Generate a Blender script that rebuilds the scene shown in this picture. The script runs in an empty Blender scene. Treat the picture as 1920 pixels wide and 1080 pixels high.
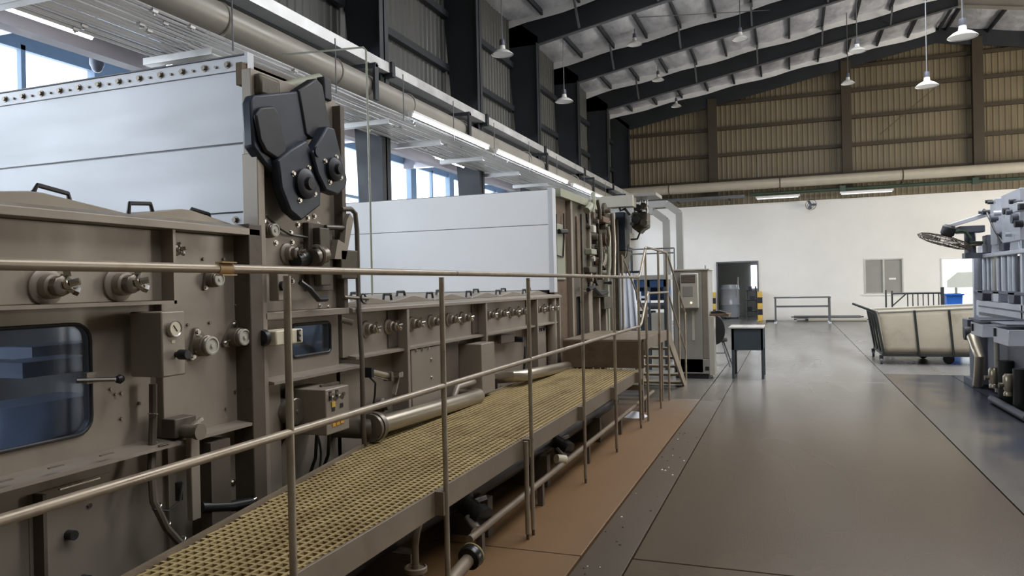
import bpy, bmesh, math, random
from mathutils import Vector, Matrix
random.seed(7)
scene = bpy.context.scene
COL = scene.collection

# ------------------------------------------------------------------ camera, world, lights
F = 1400.0; CAMH = 1.55
_dY = Vector((522.0, -14.0, F)).normalized()
_dn = Vector((.0215, 1.0, 0.0)); _dn.z = -(_dn.x*_dY.x + _dn.y*_dY.y)/_dY.z; _dn.normalize()
_dZ = -_dn; _dX = _dY.cross(_dZ)
CM = Matrix((_dX, _dY, _dZ))                      # camera (right, down, forward) -> world
cam = bpy.data.cameras.new('camera'); cam.sensor_width = 36; cam.lens = F/1920*36; cam.clip_end = 300; cam.clip_start = .05
camo = bpy.data.objects.new('camera', cam); COL.objects.link(camo)
r0, r1, r2 = CM.col[0], -CM.col[1], -CM.col[2]
camo.matrix_world = Matrix(((r0.x, r1.x, r2.x, 0), (r0.y, r1.y, r2.y, 0), (r0.z, r1.z, r2.z, CAMH), (0, 0, 0, 1)))
scene.camera = camo

def P(x, y, X=None, Y=None, Z=None):
    """measure: the point of a world plane that the photograph shows at pixel x, y"""
    d = CM @ Vector((x-960, y-540, F))
    t = X/d.x if X is not None else (Y/d.y if Y is not None else (Z-CAMH)/d.z)
    return Vector((0, 0, CAMH)) + d*t

world = bpy.data.worlds.new('sky'); scene.world = world; world.use_nodes = True
bg = world.node_tree.nodes['Background']; bg.inputs[0].default_value = (.80, .90, 1.0, 1); bg.inputs[1].default_value = 3.2

def area(name, loc, target, sx, sy, power, color):
    l = bpy.data.lights.new(name, 'AREA'); l.shape = 'RECTANGLE'; l.size = sx; l.size_y = sy; l.energy = power; l.color = color
    o = bpy.data.objects.new(name, l); COL.objects.link(o); o.location = loc
    o.rotation_euler = (Vector(target)-Vector(loc)).to_track_quat('-Z', 'Y').to_euler()
    return o
# daylight: window bank of the annex (left), an added side light at the right, added overhead strips
area('annex_daylight', (-10.1, 12, 3.9), (0, 12, 1.8), 36, 2.3, 1500, (.85, .92, 1.0))
area('right_side_fill', (15.2, 23, 2.3), (0, 24, 1.9), 14, 4.2, 2000, (1.0, .96, .89))  # added to brighten the end wall and far floor; no door stands here
area('right_gable_light', (15.2, 25, 6.6), (4, 30, 7), 8, 1.6, 300, (1.0, .80, .50))
OVERHEAD_FILL = [(3.5, 2.2, 6, 3.0, 250, (1.0, .93, .84)), (3.0, 8.2, 6, 2.4, 330, (1.0, .94, .87)), (2.5, 12.8, 6, 2.4, 300, (1.0, .96, .90)), (2.0, 16.8, 6, 2.4, 560, (.98, .98, 1.0))]  # unseen overhead lights added to brighten floor, machines and cart
for rx, ry, rw, rd, rp, rc in OVERHEAD_FILL: area('overhead_fill', (rx, ry, 8.9), (rx, ry+.8, 0), rw, rd, rp, rc)
vs = scene.view_settings; vs.view_transform = 'Standard'; vs.look = 'None'; vs.exposure = 0.0; vs.gamma = 1.0; vs.use_curve_mapping = False

# ------------------------------------------------------------------ helpers
WL = {}                                            # world location of every object
MESHN = {}
class MB:
    def __init__(s): s.v = []; s.f = []
    def add(s, vs_, fs):
        n = len(s.v); s.v += [tuple(v) for v in vs_]; s.f += [tuple(i+n for i in f) for f in fs]; return s
    def box(s, x0, x1, y0, y1, z0, z1):
        return s.add([(x0,y0,z0),(x1,y0,z0),(x1,y1,z0),(x0,y1,z0),(x0,y0,z1),(x1,y0,z1),(x1,y1,z1),(x0,y1,z1)],
                     [(0,3,2,1),(4,5,6,7),(0,1,5,4),(1,2,6,5),(2,3,7,6),(3,0,4,7)])
    def bar(s, p0, p1, w, h, up=(0,0,1)):
        p0 = Vector(p0); p1 = Vector(p1); d = (p1-p0).normalized(); u = Vector(up)
        if abs(d.dot(u)) > .98: u = Vector((0,1,0))
        sd = d.cross(u).normalized()*w/2; uu = sd.cross(d).normalized()*h/2
        vs_ = [p+a*sd+b*uu for p in (p0,p1) for a,b in ((-1,-1),(1,-1),(1,1),(-1,1))]
        return s.add(vs_, [(0,1,2,3),(7,6,5,4),(0,4,5,1),(1,5,6,2),(2,6,7,3),(3,7,4,0)])
    def cyl(s, p0, p1, r0, r1=None, n=16):
        p0 = Vector(p0); p1 = Vector(p1); r1 = r0 if r1 is None else r1
        d = (p1-p0).normalized(); a = d.orthogonal().normalized(); b = d.cross(a)
        ring = lambda p, r: [p+r*(math.cos(2*math.pi*i/n)*a+math.sin(2*math.pi*i/n)*b) for i in range(n)]
        return s.add(ring(p0,r0)+ring(p1,r1), [tuple(range(n-1,-1,-1)), tuple(range(n,2*n))]+[(i,(i+1)%n,n+(i+1)%n,n+i) for i in range(n)])
    def tube(s, pts, r, n=10, closed=False):
        pts = [Vector(p) for p in pts]; m = len(pts); rings = []
        t0 = (pts[1]-pts[0]).normalized(); a = t0.orthogonal().normalized()
        for i, p in enumerate(pts):
            if closed: t = (pts[(i+1)%m]-pts[i-1]).normalized()
            else: t = (pts[min(i+1,m-1)]-pts[max(i-1,0)]).normalized()
            a = (a-t*a.dot(t)).normalized(); b = t.cross(a)
            rr = r[i] if isinstance(r, (list, tuple)) else r
            rings.append([p+rr*(math.cos(2*math.pi*k/n)*a+math.sin(2*math.pi*k/n)*b) for k in range(n)])
        vs_ = [v for R in rings for v in R]; fs = []
        for i in range(m if closed else m-1):
            j = (i+1) % m
            fs += [(i*n+k, i*n+(k+1)%n, j*n+(k+1)%n, j*n+k) for k in range(n)]
        if not closed: fs += [tuple(range(n-1,-1,-1)), tuple((m-1)*n+k for k in range(n))]
        return s.add(vs_, fs)
    def prism(s, poly, axis, a0, a1):
        """poly in the two other axes, in x, y, z order"""
        def mk(p, a):
            return {'x':(a,p[0],p[1]),'y':(p[0],a,p[1]),'z':(p[0],p[1],a)}[axis]
        n = len(poly)
        return s.add([mk(p,a0) for p in poly]+[mk(p,a1) for p in poly],
                     [tuple(range(n-1,-1,-1)), tuple(range(n,2*n))]+[(i,(i+1)%n,n+(i+1)%n,n+i) for i in range(n)])
    def lathe(s, prof, o, d, n=20):
        o = Vector(o); d = Vector(d).normalized(); a = d.orthogonal().normalized(); b = d.cross(a)
        vs_ = []; fs = []; m = len(prof)
        for r, h in prof:
            vs_ += [o+d*h+max(r,1e-4)*(math.cos(2*math.pi*i/n)*a+math.sin(2*math.pi*i/n)*b) for i in range(n)]
        for j in range(m-1):
            fs += [(j*n+i, j*n+(i+1)%n, (j+1)*n+(i+1)%n, (j+1)*n+i) for i in range(n)]
        return s.add(vs_, fs)
    def torus(s, c, d, R, r, n=24, m=8):
        c = Vector(c); d = Vector(d).normalized(); a = d.orthogonal().normalized(); b = d.cross(a)
        return s.tube([c+R*(math.cos(2*math.pi*i/n)*a+math.sin(2*math.pi*i/n)*b) for i in range(n)], r, m, closed=True)
    def mesh(s, name, mat, origin, smooth=True):
        me = bpy.data.meshes.new(name)
        me.from_pydata([(v[0]-origin[0], v[1]-origin[1], v[2]-origin[2]) for v in s.v], [], s.f)
        bm = bmesh.new(); bm.from_mesh(me); bmesh.ops.recalc_face_normals(bm, faces=bm.faces); bm.to_mesh(me); bm.free()
        me.materials.append(mat)
        if smooth: me.shade_smooth(); me.set_sharp_from_angle(angle=math.radians(38))
        return me
    def build(s, name, mat, parent=None, bevel=0, smooth=True, **kw):
        xs = [v[0] for v in s.v]; ys = [v[1] for v in s.v]; zs = [v[2] for v in s.v]
        org = Vector(((min(xs)+max(xs))/2, (min(ys)+max(ys))/2, min(zs)))
        o = bpy.data.objects.new(name, s.mesh(name, mat, org, smooth)); COL.objects.link(o)
        put(o, org, parent)
        if bevel:
            b = o.modifiers.new('bevel', 'BEVEL'); b.width = bevel; b.segments = 2; b.limit_method = 'ANGLE'; b.angle_limit = .6
        if kw: tag(o, **kw)
        return o
def put(o, w, parent=None):
    WL[o] = Vector(w)
    if parent is not None: o.parent = parent; o.location = Vector(w)-WL[parent]
    else: o.location = w
def tag(o, label=None, cat=None, group=None, kind=None):
    if label: o['label'] = label
    if cat: o['category'] = cat
    if group: o['group'] = group
    if kind: o['kind'] = kind
    return o
def root(name, loc, label=None, cat=None, group=None, kind=None, parent=None):
    o = bpy.data.objects.new(name, None); COL.objects.link(o); o.empty_display_size = .1; put(o, loc, parent); return tag(o, label, cat, group, kind)
def inst(name, me, w, parent, rot=None):
    o = bpy.data.objects.new(name, me); COL.objects.link(o); put(o, w, parent)
    if rot: o.rotation_euler = rot
    return o
def dup(o, off, parent=None, **kw):
    c = o.copy(); COL.objects.link(c); put(c, WL[o]+Vector(off), parent)
    for ch in [x for x in o.children]: dup(ch, off, c)
    if kw: tag(c, **kw)
    return c
def B(*a): return MB().box(*a)
def rrect(y0, y1, z0, z1, r, n=5):
    out = []
    for cx, cz, a0 in ((y1-r,z1-r,0),(y0+r,z1-r,90),(y0+r,z0+r,180),(y1-r,z0+r,270)):
        for k in range(n+1):
            a = math.radians(a0+90*k/n); out.append((cx+r*math.cos(a), cz+r*math.sin(a)))
    return out
def holed(axis, a0, a1, outer, inner):
    """plate with one hole; outer rectangle (u0,u1,v0,v1), inner closed loop around the hole"""
    u0,u1,v0,v1 = outer; cu = sum(p[0] for p in inner)/len(inner); cv = sum(p[1] for p in inner)/len(inner)
    def proj(p):
        du, dv = p[0]-cu, p[1]-cv; t = 1e9
        if du > 1e-9: t = min(t,(u1-cu)/du)
        if du < -1e-9: t = min(t,(u0-cu)/du)
        if dv > 1e-9: t = min(t,(v1-cv)/dv)
        if dv < -1e-9: t = min(t,(v0-cv)/dv)
        return (cu+du*t, cv+dv*t)
    loop = []
    n0 = len(inner)
    for i in range(n0):                       # insert loop points that meet the outer corners
        loop.append(inner[i])
    ins = []
    for c in ((u0,v0),(u1,v0),(u1,v1),(u0,v1)):
        ang = math.atan2(c[1]-cv, c[0]-cu)
        best = None
        for i in range(n0):
            p, q = inner[i], inner[(i+1)%n0]
            a, b = math.atan2(p[1]-cv,p[0]-cu), math.atan2(q[1]-cv,q[0]-cu)
            d = (b-a+math.pi)%(2*math.pi)-math.pi; e = (ang-a+math.pi)%(2*math.pi)-math.pi
            if d > 1e-9 and 0 < e < d:
                # intersect ray with segment
                dx, dy = math.cos(ang), math.sin(ang); sx, sy = q[0]-p[0], q[1]-p[1]
                den = dx*sy-dy*sx
                if abs(den) > 1e-12:
                    t = ((p[0]-cu)*sy-(p[1]-cv)*sx)/den; best = (i, (cu+dx*t, cv+dy*t))
        if best: ins.append(best)
    ins.sort(key=lambda t: -t[0])
    for i, p in ins: loop.insert(i+1, p)
    n = len(loop); out = [proj(p) for p in loop]
    mk = {'x':lambda p,a:(a,p[0],p[1]),'y':lambda p,a:(p[0],a,p[1]),'z':lambda p,a:(p[0],p[1],a)}[axis]
    vs_ = [mk(p,a0) for p in loop]+[mk(p,a0) for p in out]+[mk(p,a1) for p in loop]+[mk(p,a1) for p in out]
    fs = []
    for i in range(n):
        j = (i+1)%n
        fs += [(i,j,n+j,n+i),(2*n+i,3*n+i,3*n+j,2*n+j),(i,2*n+i,2*n+j,j),(n+i,n+j,3*n+j,3*n+i)]
    return MB().add(vs_, fs)

# ------------------------------------------------------------------ materials
def S(c): return tuple(((x/255)/12.92 if x/255 <= .04045 else ((x/255+.055)/1.055)**2.4) for x in c)
MATS = {}
def mat(name, rgb, rough=.6, metal=0.0, var=.18, scale=3.0, bump=0.0, bscale=40.0, spots=None, spot_amt=.5, spot_scale=6.0, stretch=(1,1,1), spec=.5, rvar=.12, coat=0, ndet=None):
    if name in MATS: return MATS[name]
    m = bpy.data.materials.new(name); m.use_nodes = True; nt = m.node_tree; N = nt.nodes; L = nt.links
    b = N['Principled BSDF']; b.inputs['Metallic'].default_value = metal; b.inputs['Specular IOR Level'].default_value = spec
    if coat: b.inputs['Coat Weight'].default_value = coat; b.inputs['Coat Roughness'].default_value = .15
    tc = N.new('ShaderNodeTexCoord'); geo = N.new('ShaderNodeNewGeometry')
    mp = N.new('ShaderNodeMapping'); mp.inputs['Scale'].default_value = stretch; L.new(geo.outputs['Position'], mp.inputs['Vector'])
    n1 = N.new('ShaderNodeTexNoise'); n1.inputs['Scale'].default_value = scale; n1.inputs['Detail'].default_value = ndet or 5; n1.inputs['Roughness'].default_value = .62
    L.new(mp.outputs[0], n1.inputs['Vector'])
    c = S(rgb); mr = N.new('ShaderNodeMapRange'); mr.inputs['From Min'].default_value = .3; mr.inputs['From Max'].default_value = .7
    mr.inputs['To Min'].default_value = 1-var; mr.inputs['To Max'].default_value = 1+var*.7; L.new(n1.outputs[0], mr.inputs['Value'])
    mx = N.new('ShaderNodeVectorMath'); mx.operation = 'SCALE'; mx.inputs[0].default_value = c; L.new(mr.outputs[0], mx.inputs['Scale'])
    out = mx.outputs[0]
    if spots:
        n2 = N.new('ShaderNodeTexNoise'); n2.inputs['Scale'].default_value = spot_scale; n2.inputs['Detail'].default_value = ndet or 8; n2.inputs['Roughness'].default_value = .7
        L.new(mp.outputs[0], n2.inputs['Vector'])
        m2 = N.new('ShaderNodeMapRange'); m2.inputs['From Min'].default_value = .52; m2.inputs['From Max'].default_value = .72; m2.inputs['To Max'].default_value = spot_amt
        L.new(n2.outputs[0], m2.inputs['Value'])
        mi = N.new('ShaderNodeMix'); mi.data_type = 'RGBA'; L.new(m2.outputs[0], mi.inputs['Factor']); L.new(out, mi.inputs['A']); mi.inputs['B'].default_value = S(spots)+(1,)
        out = mi.outputs['Result']
    L.new(out, b.inputs['Base Color'])
    rr = N.new('ShaderNodeMapRange'); rr.inputs['From Min'].default_value = .3; rr.inputs['From Max'].default_value = .7
    rr.inputs['To Min'].default_value = max(0,rough-rvar); rr.inputs['To Max'].default_value = min(1,rough+rvar); L.new(n1.outputs[0], rr.inputs['Value']); L.new(rr.outputs[0], b.inputs['Roughness'])
    if bump:
        n3 = N.new('ShaderNodeTexNoise'); n3.inputs['Scale'].default_value = bscale; n3.inputs['Detail'].default_value = 4; L.new(mp.outputs[0], n3.inputs['Vector'])
        bp = N.new('ShaderNodeBump'); bp.inputs['Strength'].default_value = bump; bp.inputs['Distance'].default_value = .02; L.new(n3.outputs[0], bp.inputs['Height']); L.new(bp.outputs[0], b.inputs['Normal'])
    MATS[name] = m; return m
def emit(name, rgb, strength):
    m = bpy.data.materials.new(name); m.use_nodes = True; nt = m.node_tree; nt.nodes.clear()
    e = nt.nodes.new('ShaderNodeEmission'); e.inputs[0].default_value = S(rgb)+(1,); e.inputs[1].default_value = strength
    o = nt.nodes.new('ShaderNodeOutputMaterial'); nt.links.new(e.outputs[0], o.inputs[0]); return m
def glassmat(name, rgb, a=.35):
    m = bpy.data.materials.new(name); m.use_nodes = True; nt = m.node_tree; nt.nodes.clear()
    g = nt.nodes.new('ShaderNodeBsdfGlossy'); g.inputs['Roughness'].default_value = .06; g.inputs[0].default_value = (.9,.95,1,1)
    t = nt.nodes.new('ShaderNodeBsdfTransparent'); t.inputs[0].default_value = S(rgb)+(1,)
    fr = nt.nodes.new('ShaderNodeFresnel'); fr.inputs[0].default_value = 1.18
    x = nt.nodes.new('ShaderNodeMixShader'); o = nt.nodes.new('ShaderNodeOutputMaterial')
    nt.links.new(fr.outputs[0], x.inputs[0]); nt.links.new(t.outputs[0], x.inputs[1]); nt.links.new(g.outputs[0], x.inputs[2]); nt.links.new(x.outputs[0], o.inputs[0]); return m

def floormat(name, c1, c2, axis, e0, e1, rough, c3, streak=.4):
    """concrete of colour c1 passing into c2 over a ragged band e0..e1 along one axis, with long scuffed streaks of c3"""
    m = bpy.data.materials.new(name); m.use_nodes = True; nt = m.node_tree; N = nt.nodes; L = nt.links; b = N['Principled BSDF']
    geo = N.new('ShaderNodeNewGeometry'); sx = N.new('ShaderNodeSeparateXYZ'); L.new(geo.outputs['Position'], sx.inputs[0])
    def noise(scale, st, det):
        mp = N.new('ShaderNodeMapping'); mp.inputs['Scale'].default_value = st; L.new(geo.outputs['Position'], mp.inputs[0])
        n = N.new('ShaderNodeTexNoise'); n.inputs['Scale'].default_value = scale; n.inputs['Detail'].default_value = det; L.new(mp.outputs[0], n.inputs['Vector']); return n.outputs[0]
    def rng(v, a, b_, c, d, smooth=True):
        r = N.new('ShaderNodeMapRange'); r.interpolation_type = 'SMOOTHSTEP' if smooth else 'LINEAR'
        for k, q in zip(('From Min','From Max','To Min','To Max'), (a,b_,c,d)): r.inputs[k].default_value = q
        L.new(v, r.inputs['Value']); return r.outputs[0]
    def mix(f, a, b_):
        x = N.new('ShaderNodeMix'); x.data_type = 'RGBA'; L.new(f, x.inputs['Factor'])
        for sock, v in (('A',a),('B',b_)):
            if isinstance(v, tuple): x.inputs[sock].default_value = S(v)+(1,)
            else: L.new(v, x.inputs[sock])
        return x.outputs['Result']
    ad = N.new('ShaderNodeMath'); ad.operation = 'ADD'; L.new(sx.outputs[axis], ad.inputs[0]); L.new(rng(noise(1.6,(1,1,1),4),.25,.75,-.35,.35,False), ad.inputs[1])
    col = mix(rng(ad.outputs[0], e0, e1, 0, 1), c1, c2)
    col = mix(rng(noise(.8,(1.9,.22,1),3), .42, .70, 0, streak), col, c3)
    fine = rng(noise(4,(1,.6,1),3), .3, .7, .95, 1.04, False); vm = N.new('ShaderNodeVectorMath'); vm.operation = 'SCALE'; L.new(col, vm.inputs[0]); L.new(fine, vm.inputs['Scale']); L.new(vm.outputs[0], b.inputs['Base Color'])
    L.new(rng(noise(.5,(1.4,.5,1),1), .3, .7, rough-.02, rough+.04), b.inputs['Roughness'])
    return m
M_aisle = floormat('aisle_concrete', (86,74,58), (130,128,124), 'Y', 6.0, 14.5, .25, (72,62,49), .5)  # paler and greyer far away: the brighter far light put into the colour
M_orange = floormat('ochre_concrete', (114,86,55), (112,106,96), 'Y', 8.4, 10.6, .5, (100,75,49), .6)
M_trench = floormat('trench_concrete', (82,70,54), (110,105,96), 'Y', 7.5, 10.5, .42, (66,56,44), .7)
M_wet = floormat('damp_concrete', (104,97,88), (64,67,76), 'X', 1.5, 2.1, .22, (58,60,68), .4)
M_joint = mat('joint_filler', (54,46,38), .8)
M_wall = mat('white_wall_paint', (233,231,226), .7, var=.05, scale=.7, bump=.02)
M_corr = mat('beige_corrugated_sheet', (122,111,88), .5, var=.16, scale=1.2, spots=(100,88,66), spot_amt=.35, spot_scale=2.2, stretch=(1,1,.25))
M_corr2 = mat('grey_corrugated_sheet', (80,80,76), .5, var=.16, scale=1.2, spots=(64,64,60), spot_amt=.35, spot_scale=2.2, stretch=(1,1,.25))
M_steel = mat('dark_frame_paint', (42,45,50), .55, var=.14, scale=1.5)
M_brownsteel = mat('brown_girt_paint', (66,57,42), .6, var=.15)
M_purlin = mat('galvanised_purlin', (110,112,114), .45, .5, var=.15)
M_foil = mat('foil_insulation', (214,214,219), .42, .25, var=.25, scale=2.5, bump=.9, bscale=5, stretch=(1.6,.7,1))
M_foillit = mat('lit_foil_edge', (246,246,246), .5, 0, var=.06)  # brighter than the foil: light on its hanging edge put into the colour
M_mach = mat('machine_grey_paint', (148,138,125), .42, .25, var=.14, scale=2.2, spots=(112,103,91), spot_amt=.4, spot_scale=2.2, stretch=(1,1,.5), bump=.01, bscale=14)
M_machd = mat('machine_dark_paint', (96,86,76), .5, .2, var=.2, scale=3, spots=(60,52,44), spot_amt=.5)
M_white = mat('brushed_stainless_sheet', (206,209,214), .40, .12, var=.05, scale=1.0, spots=(176,178,184), spot_amt=.35, spot_scale=1.6, stretch=(.5,1,2.0))
M_whitelit = mat('lit_white_sheet', (246,247,248), .42, .05, var=.03, scale=1.0)  # lighter sheet copy: glare and lamplight on the farther tower put into colour
M_seam = mat('sheet_seam', (96,96,100), .5, .4)
M_inox = mat('stainless_pipe', (178,168,150), .33, .8, var=.05, scale=2, rvar=.03)
M_chrome = mat('chrome', (200,196,188), .28, 1.0, var=.06)
M_cast = mat('cast_housing', (128,120,108), .38, .6, var=.22, scale=14)
M_rail = mat('worn_rail_paint', (158,145,126), .38, .35, var=.2, scale=7, spots=(108,84,60), spot_amt=.5, spot_scale=9)
M_deckbeam = mat('deck_beam_paint', (134,120,102), .5, .25, var=.14, scale=4, spots=(108,82,56), spot_amt=.4)
M_grate = mat('moulded_yellow_grating', (176,156,110), .6, var=.16, scale=4, spots=(112,80,48), spot_amt=.75, spot_scale=1.7, stretch=(2.2,.6,1))
M_black = mat('black_rubber', (34,34,35), .45, var=.2)
M_pipeblack = mat('black_pipe', (38,38,38), .38, .2, var=.3)
M_navy = mat('navy_gear_cover', (40,48,60), .42, .1, var=.12, scale=5)
M_navyd = mat('dark_cover_face', (26,26,34), .5, var=.1)
M_rust = mat('rusty_plate', (104,86,68), .65, .15, var=.3, scale=6, spots=(66,44,30), spot_amt=.8, spot_scale=7)
M_oily = mat('oily_steel', (92,86,74), .45, .4, var=.35, scale=9, spots=(40,36,30), spot_amt=.8, spot_scale=10)
M_olive = mat('olive_panel', (146,148,128), .5, var=.12)
M_duct = mat('beige_duct', (148,143,134), .45, .15, var=.1, scale=2)
M_galv = mat('galvanised_tray', (214,214,212), .4, .35, var=.12)
M_tube = mat('tube_grey', (206,206,206), .30, .75, var=.04, scale=1, rvar=.04)
M_purple = mat('annex_beam_paint', (150,146,152), .6, var=.1)
M_annex = mat('annex_sheet', (150,170,190), .6, var=.1)
M_lampw = mat('lamp_enamel', (228,228,224), .4, var=.04)
M_cab = mat('cabinet_grey', (150,148,142), .45, .1, var=.07)
M_cab2 = mat('cabinet_light', (186,182,170), .45, var=.05)
M_desk = mat('desk_slate', (66,76,84), .45, var=.1)
M_desktop = mat('desk_top_pale', (190,188,182), .35, var=.06)
M_blue = mat('blue_machine_paint', (44,74,116), .4, var=.12)
M_fabric = mat('white_cloth', (214,218,226), .85, var=.08, scale=2)
M_liner = mat('cart_canvas', (205,196,176), .8, var=.1, scale=2, spots=(150,130,104), spot_amt=.55, spot_scale=1.6, bump=.1, bscale=12)
M_cartfr = mat('cart_frame_paint', (58,62,60), .5, .2, var=.15)
M_rmach = mat('pale_blue_grey_machine', (202,206,216), .38, .3, var=.12, scale=3, spots=(162,166,176), spot_amt=.4)
M_rdark = mat('right_machine_dark_grey', (96,100,110), .5, .3, var=.2)
M_yellow = mat('hazard_yellow', (216,180,84), .5); M_hblack = mat('hazard_black', (30,28,40), .5)
M_green = mat('dark_green_pipe', (54,72,58), .45, .1)
M_bluecrate = mat('blue_plastic', (40,104,196), .4)
M_orangeink = mat('orange_plate', (222,160,60), .5); M_yelp = mat('yellow_plate', (226,190,84), .5)
M_cream = mat('cream_plastic', (216,206,180), .45, var=.05)
M_blind = mat('grey_blind', (150,148,142), .6, var=.1, scale=1.5); M_alu = mat('aluminium_frame', (206,204,196), .4, .4, var=.05)
M_inkd = mat('dial_ink', (40,36,34), .6)
G_blue = glassmat('tinted_glass', (226,235,248)); G_clear = glassmat('clear_glass', (240,245,250))
E_win = emit('daylight_pane', (225,238,255), 3.6); E_tube = emit('fluorescent_tube', (240,246,255), 14.0)
E_pilot = emit('pilot_lamp', (255,230,190), 4.0)

# ------------------------------------------------------------------ the hall
YE = 31.0; XC = -6.15
FR = [6.7, 10.75, 14.8, 18.85, 22.9, 26.95, 30.85]
XRIDGE = 5.1; XRW = 15.5; ZH = 7.95; SL = .187
def zraf(x): return ZH + SL*(min(x, XRIDGE)-XC) - SL*max(0, x-XRIDGE)      # underside of the rafters
floor = root('floor', (0,0,0), kind='structure', label='concrete factory floor in large slabs')
def slab(x0,x1,y0,y1,m,z=0): B(x0+.006,x1-.006,y0+.006,y1-.006,-.2,z).build('slab', m, floor, bevel=.004)
ysp = [-7, 4.17, 12.3, 21.0, YE]
for a, b in zip(ysp[:-1], ysp[1:]): slab(-.87, 1.39, a, b, M_aisle)
for a, b in zip([-7, 4.13, 10.1], [4.13, 10.1, 10.1]):
    if b > a: slab(-4.6, -1.15, a, b, M_orange)
slab(-4.6, -1.15, 10.1, 20.5, M_aisle); slab(-4.6, -1.15, 20.5, YE, M_aisle); slab(-10.2, -4.6, -7, YE, M_aisle)
for a, b in zip([-7, 10.1, 16.0], [10.1, 16.0, YE]): slab(-1.15, -.87, a, b, M_trench if a < 5 else M_aisle, -.006)
slab(1.39, 2.35, -7, 13.5, M_wet); slab(2.35, XRW, -7, 13.5, M_wet); slab(1.39, XRW, 13.5, 22, M_aisle); slab(1.39, XRW, 22, YE, M_aisle)
B(-10.2, XRW, -7, YE, -.25, -.06).build('joint_bed', M_joint, floor)
for i in range(36):                                                      # bits of grit in the trench strip
    y = random.uniform(3.2, 8.5); x = random.uniform(-1.12,-.9); r = random.uniform(.004,.012)
    MB().lathe([(0,-.014),(r,-.014),(r*.8,-.004),(0,r*.5-.004)], (x,y,0), (0,0,1), 5).build('grit', M_joint if i%3 else M_wall, floor, smooth=False)

# end wall: white masonry below, corrugated sheet above
wend = root('wall_end', (0,YE,0), kind='structure', label='white painted end wall with beige corrugated gable above')
ZW = 4.62
for x0,x1,z0,z1 in ((-10.2,-2.72,0,ZW),(-2.72,-1.23,2.3,ZW),(-1.23,2.61,0,ZW),(2.61,3.93,0,.97),(2.61,3.93,2.3,ZW),(3.93,5.2,0,ZW),(5.2,7.3,2.2,ZW),(7.3,XRW,0,ZW)):
    B(x0,x1,YE,YE+.25,z0,z1).build('wall_panel', M_wall, wend, smooth=False)
def corr(name, axis, a0, a1, z0f, z1f, base, amp, pitch, m, parent, sgn=1):
    """corrugated sheet: trapezoid ribs along Z, running along x (axis 'x') or y (axis 'y')"""
    mb = MB(); pts = []; a = a0
    prof = ((0,0),(.55,0),(.68,1),(.87,1),(1.0,0))
    while a < a1-1e-6:
        for t, h in prof[:-1]:
            q = a+t*pitch
            if q < a1: pts.append((q, base+sgn*amp*h))
        a += pitch
    pts.append((a1, base))
    n = len(pts); vs_ = []
    for q, d in pts:
        for z in (z0f(q), z1f(q)):
            vs_.append((q,d,z) if axis == 'x' else (d,q,z))
    mb.add(vs_, [(2*i,2*i+2,2*i+3,2*i+1) for i in range(n-1)])
    return mb.build(name, m, parent, smooth=False)
posts = [-2.8, 2.1, 6.4, 10.7, 14.6]
girts = [4.60, 5.6, 6.64, 7.69, 8.69, 9.6]
xb = [-10.2, XC-.95] + posts + [XRW]
for a, b in zip(xb[:-1], xb[1:]):
    for z0, z1 in zip(girts, girts[1:]+[11.2]):
        if a < XC-1 and z0 > 5.7: continue
        top = lambda q, z1=z1: min(z1, zraf(max(q,XC))+.95)
        if max(zraf(max(a,XC)), zraf(b))+.9 <= z0: continue
        corr('corrugated_sheet', 'x', a, b, lambda q, z0=z0: min(z0, zraf(max(q,XC))+.9), top, YE+.12, -.016, .19, M_corr, wend)
for z in girts[1:]:
    x0 = XC if z < ZH+.6 else XC+(z-.9-ZH)/SL
    x1 = XRW if z < 8.6 else XRIDGE+(XRIDGE-x0)
    if x1 > x0: B(x0, min(x1,XRW), YE-.02, YE+.10, z-.07, z+.05).build('girt', M_brownsteel, wend)
for x in posts: B(x-.17, x+.17, YE-.22, YE+.05, 4.95, zraf(x)+.3).build('gable_post', M_brownsteel, wend)
MB().tube([P(1650,252,Y=30.7), P(1770,150,Y=30.7)], .012, 6).build('brace_rod', M_brownsteel, wend)

# left wall of the hall above the annex opening
wleft = root('wall_left', (XC-.75, 15, 5.2), kind='structure', label='grey corrugated upper side wall between dark columns')
ycol = [-2.0, 2.6]+FR[:-1]+[31.1]
for a, b in zip(ycol[:-1], ycol[1:]):
    for z0, z1 in ((5.15,6.3),(6.3,7.45),(7.45,9.2)):
        corr('corrugated_sheet', 'y', a, b, lambda q, z0=z0: z0, lambda q, z1=z1: z1, XC-.80, .018, .19, M_corr2, wleft)
for z in (6.3, 7.45):
    for a, b in zip(ycol[:-1], ycol[1:]): B(XC-.79, XC-.66, a+.1, b-.1, z-.07, z+.07).build('girt', M_steel, wleft)
B(XC-.30, XC-.10, -2, YE, 4.62, 5.04).build('eave_beam', M_steel, wleft)
g = B(XC-.28, XC+.12, -2, YE, 5.06, 5.075); g.box(XC+.10, XC+.12, -2, YE, 5.075, 5.22); g.box(XC-.28,XC-.26,-2,YE,5.075,5.30)
g.build('gutter', M_galv, wleft)
for y in FR[:-1]:
    MB().box(XC-.2, XC+.17, y-.05, y+.05, 5.0, 5.055).box(XC+.12,XC+.17,y-.05,y+.05,5.05,5.24).build('gutter_bracket', M_steel, wleft)

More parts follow.
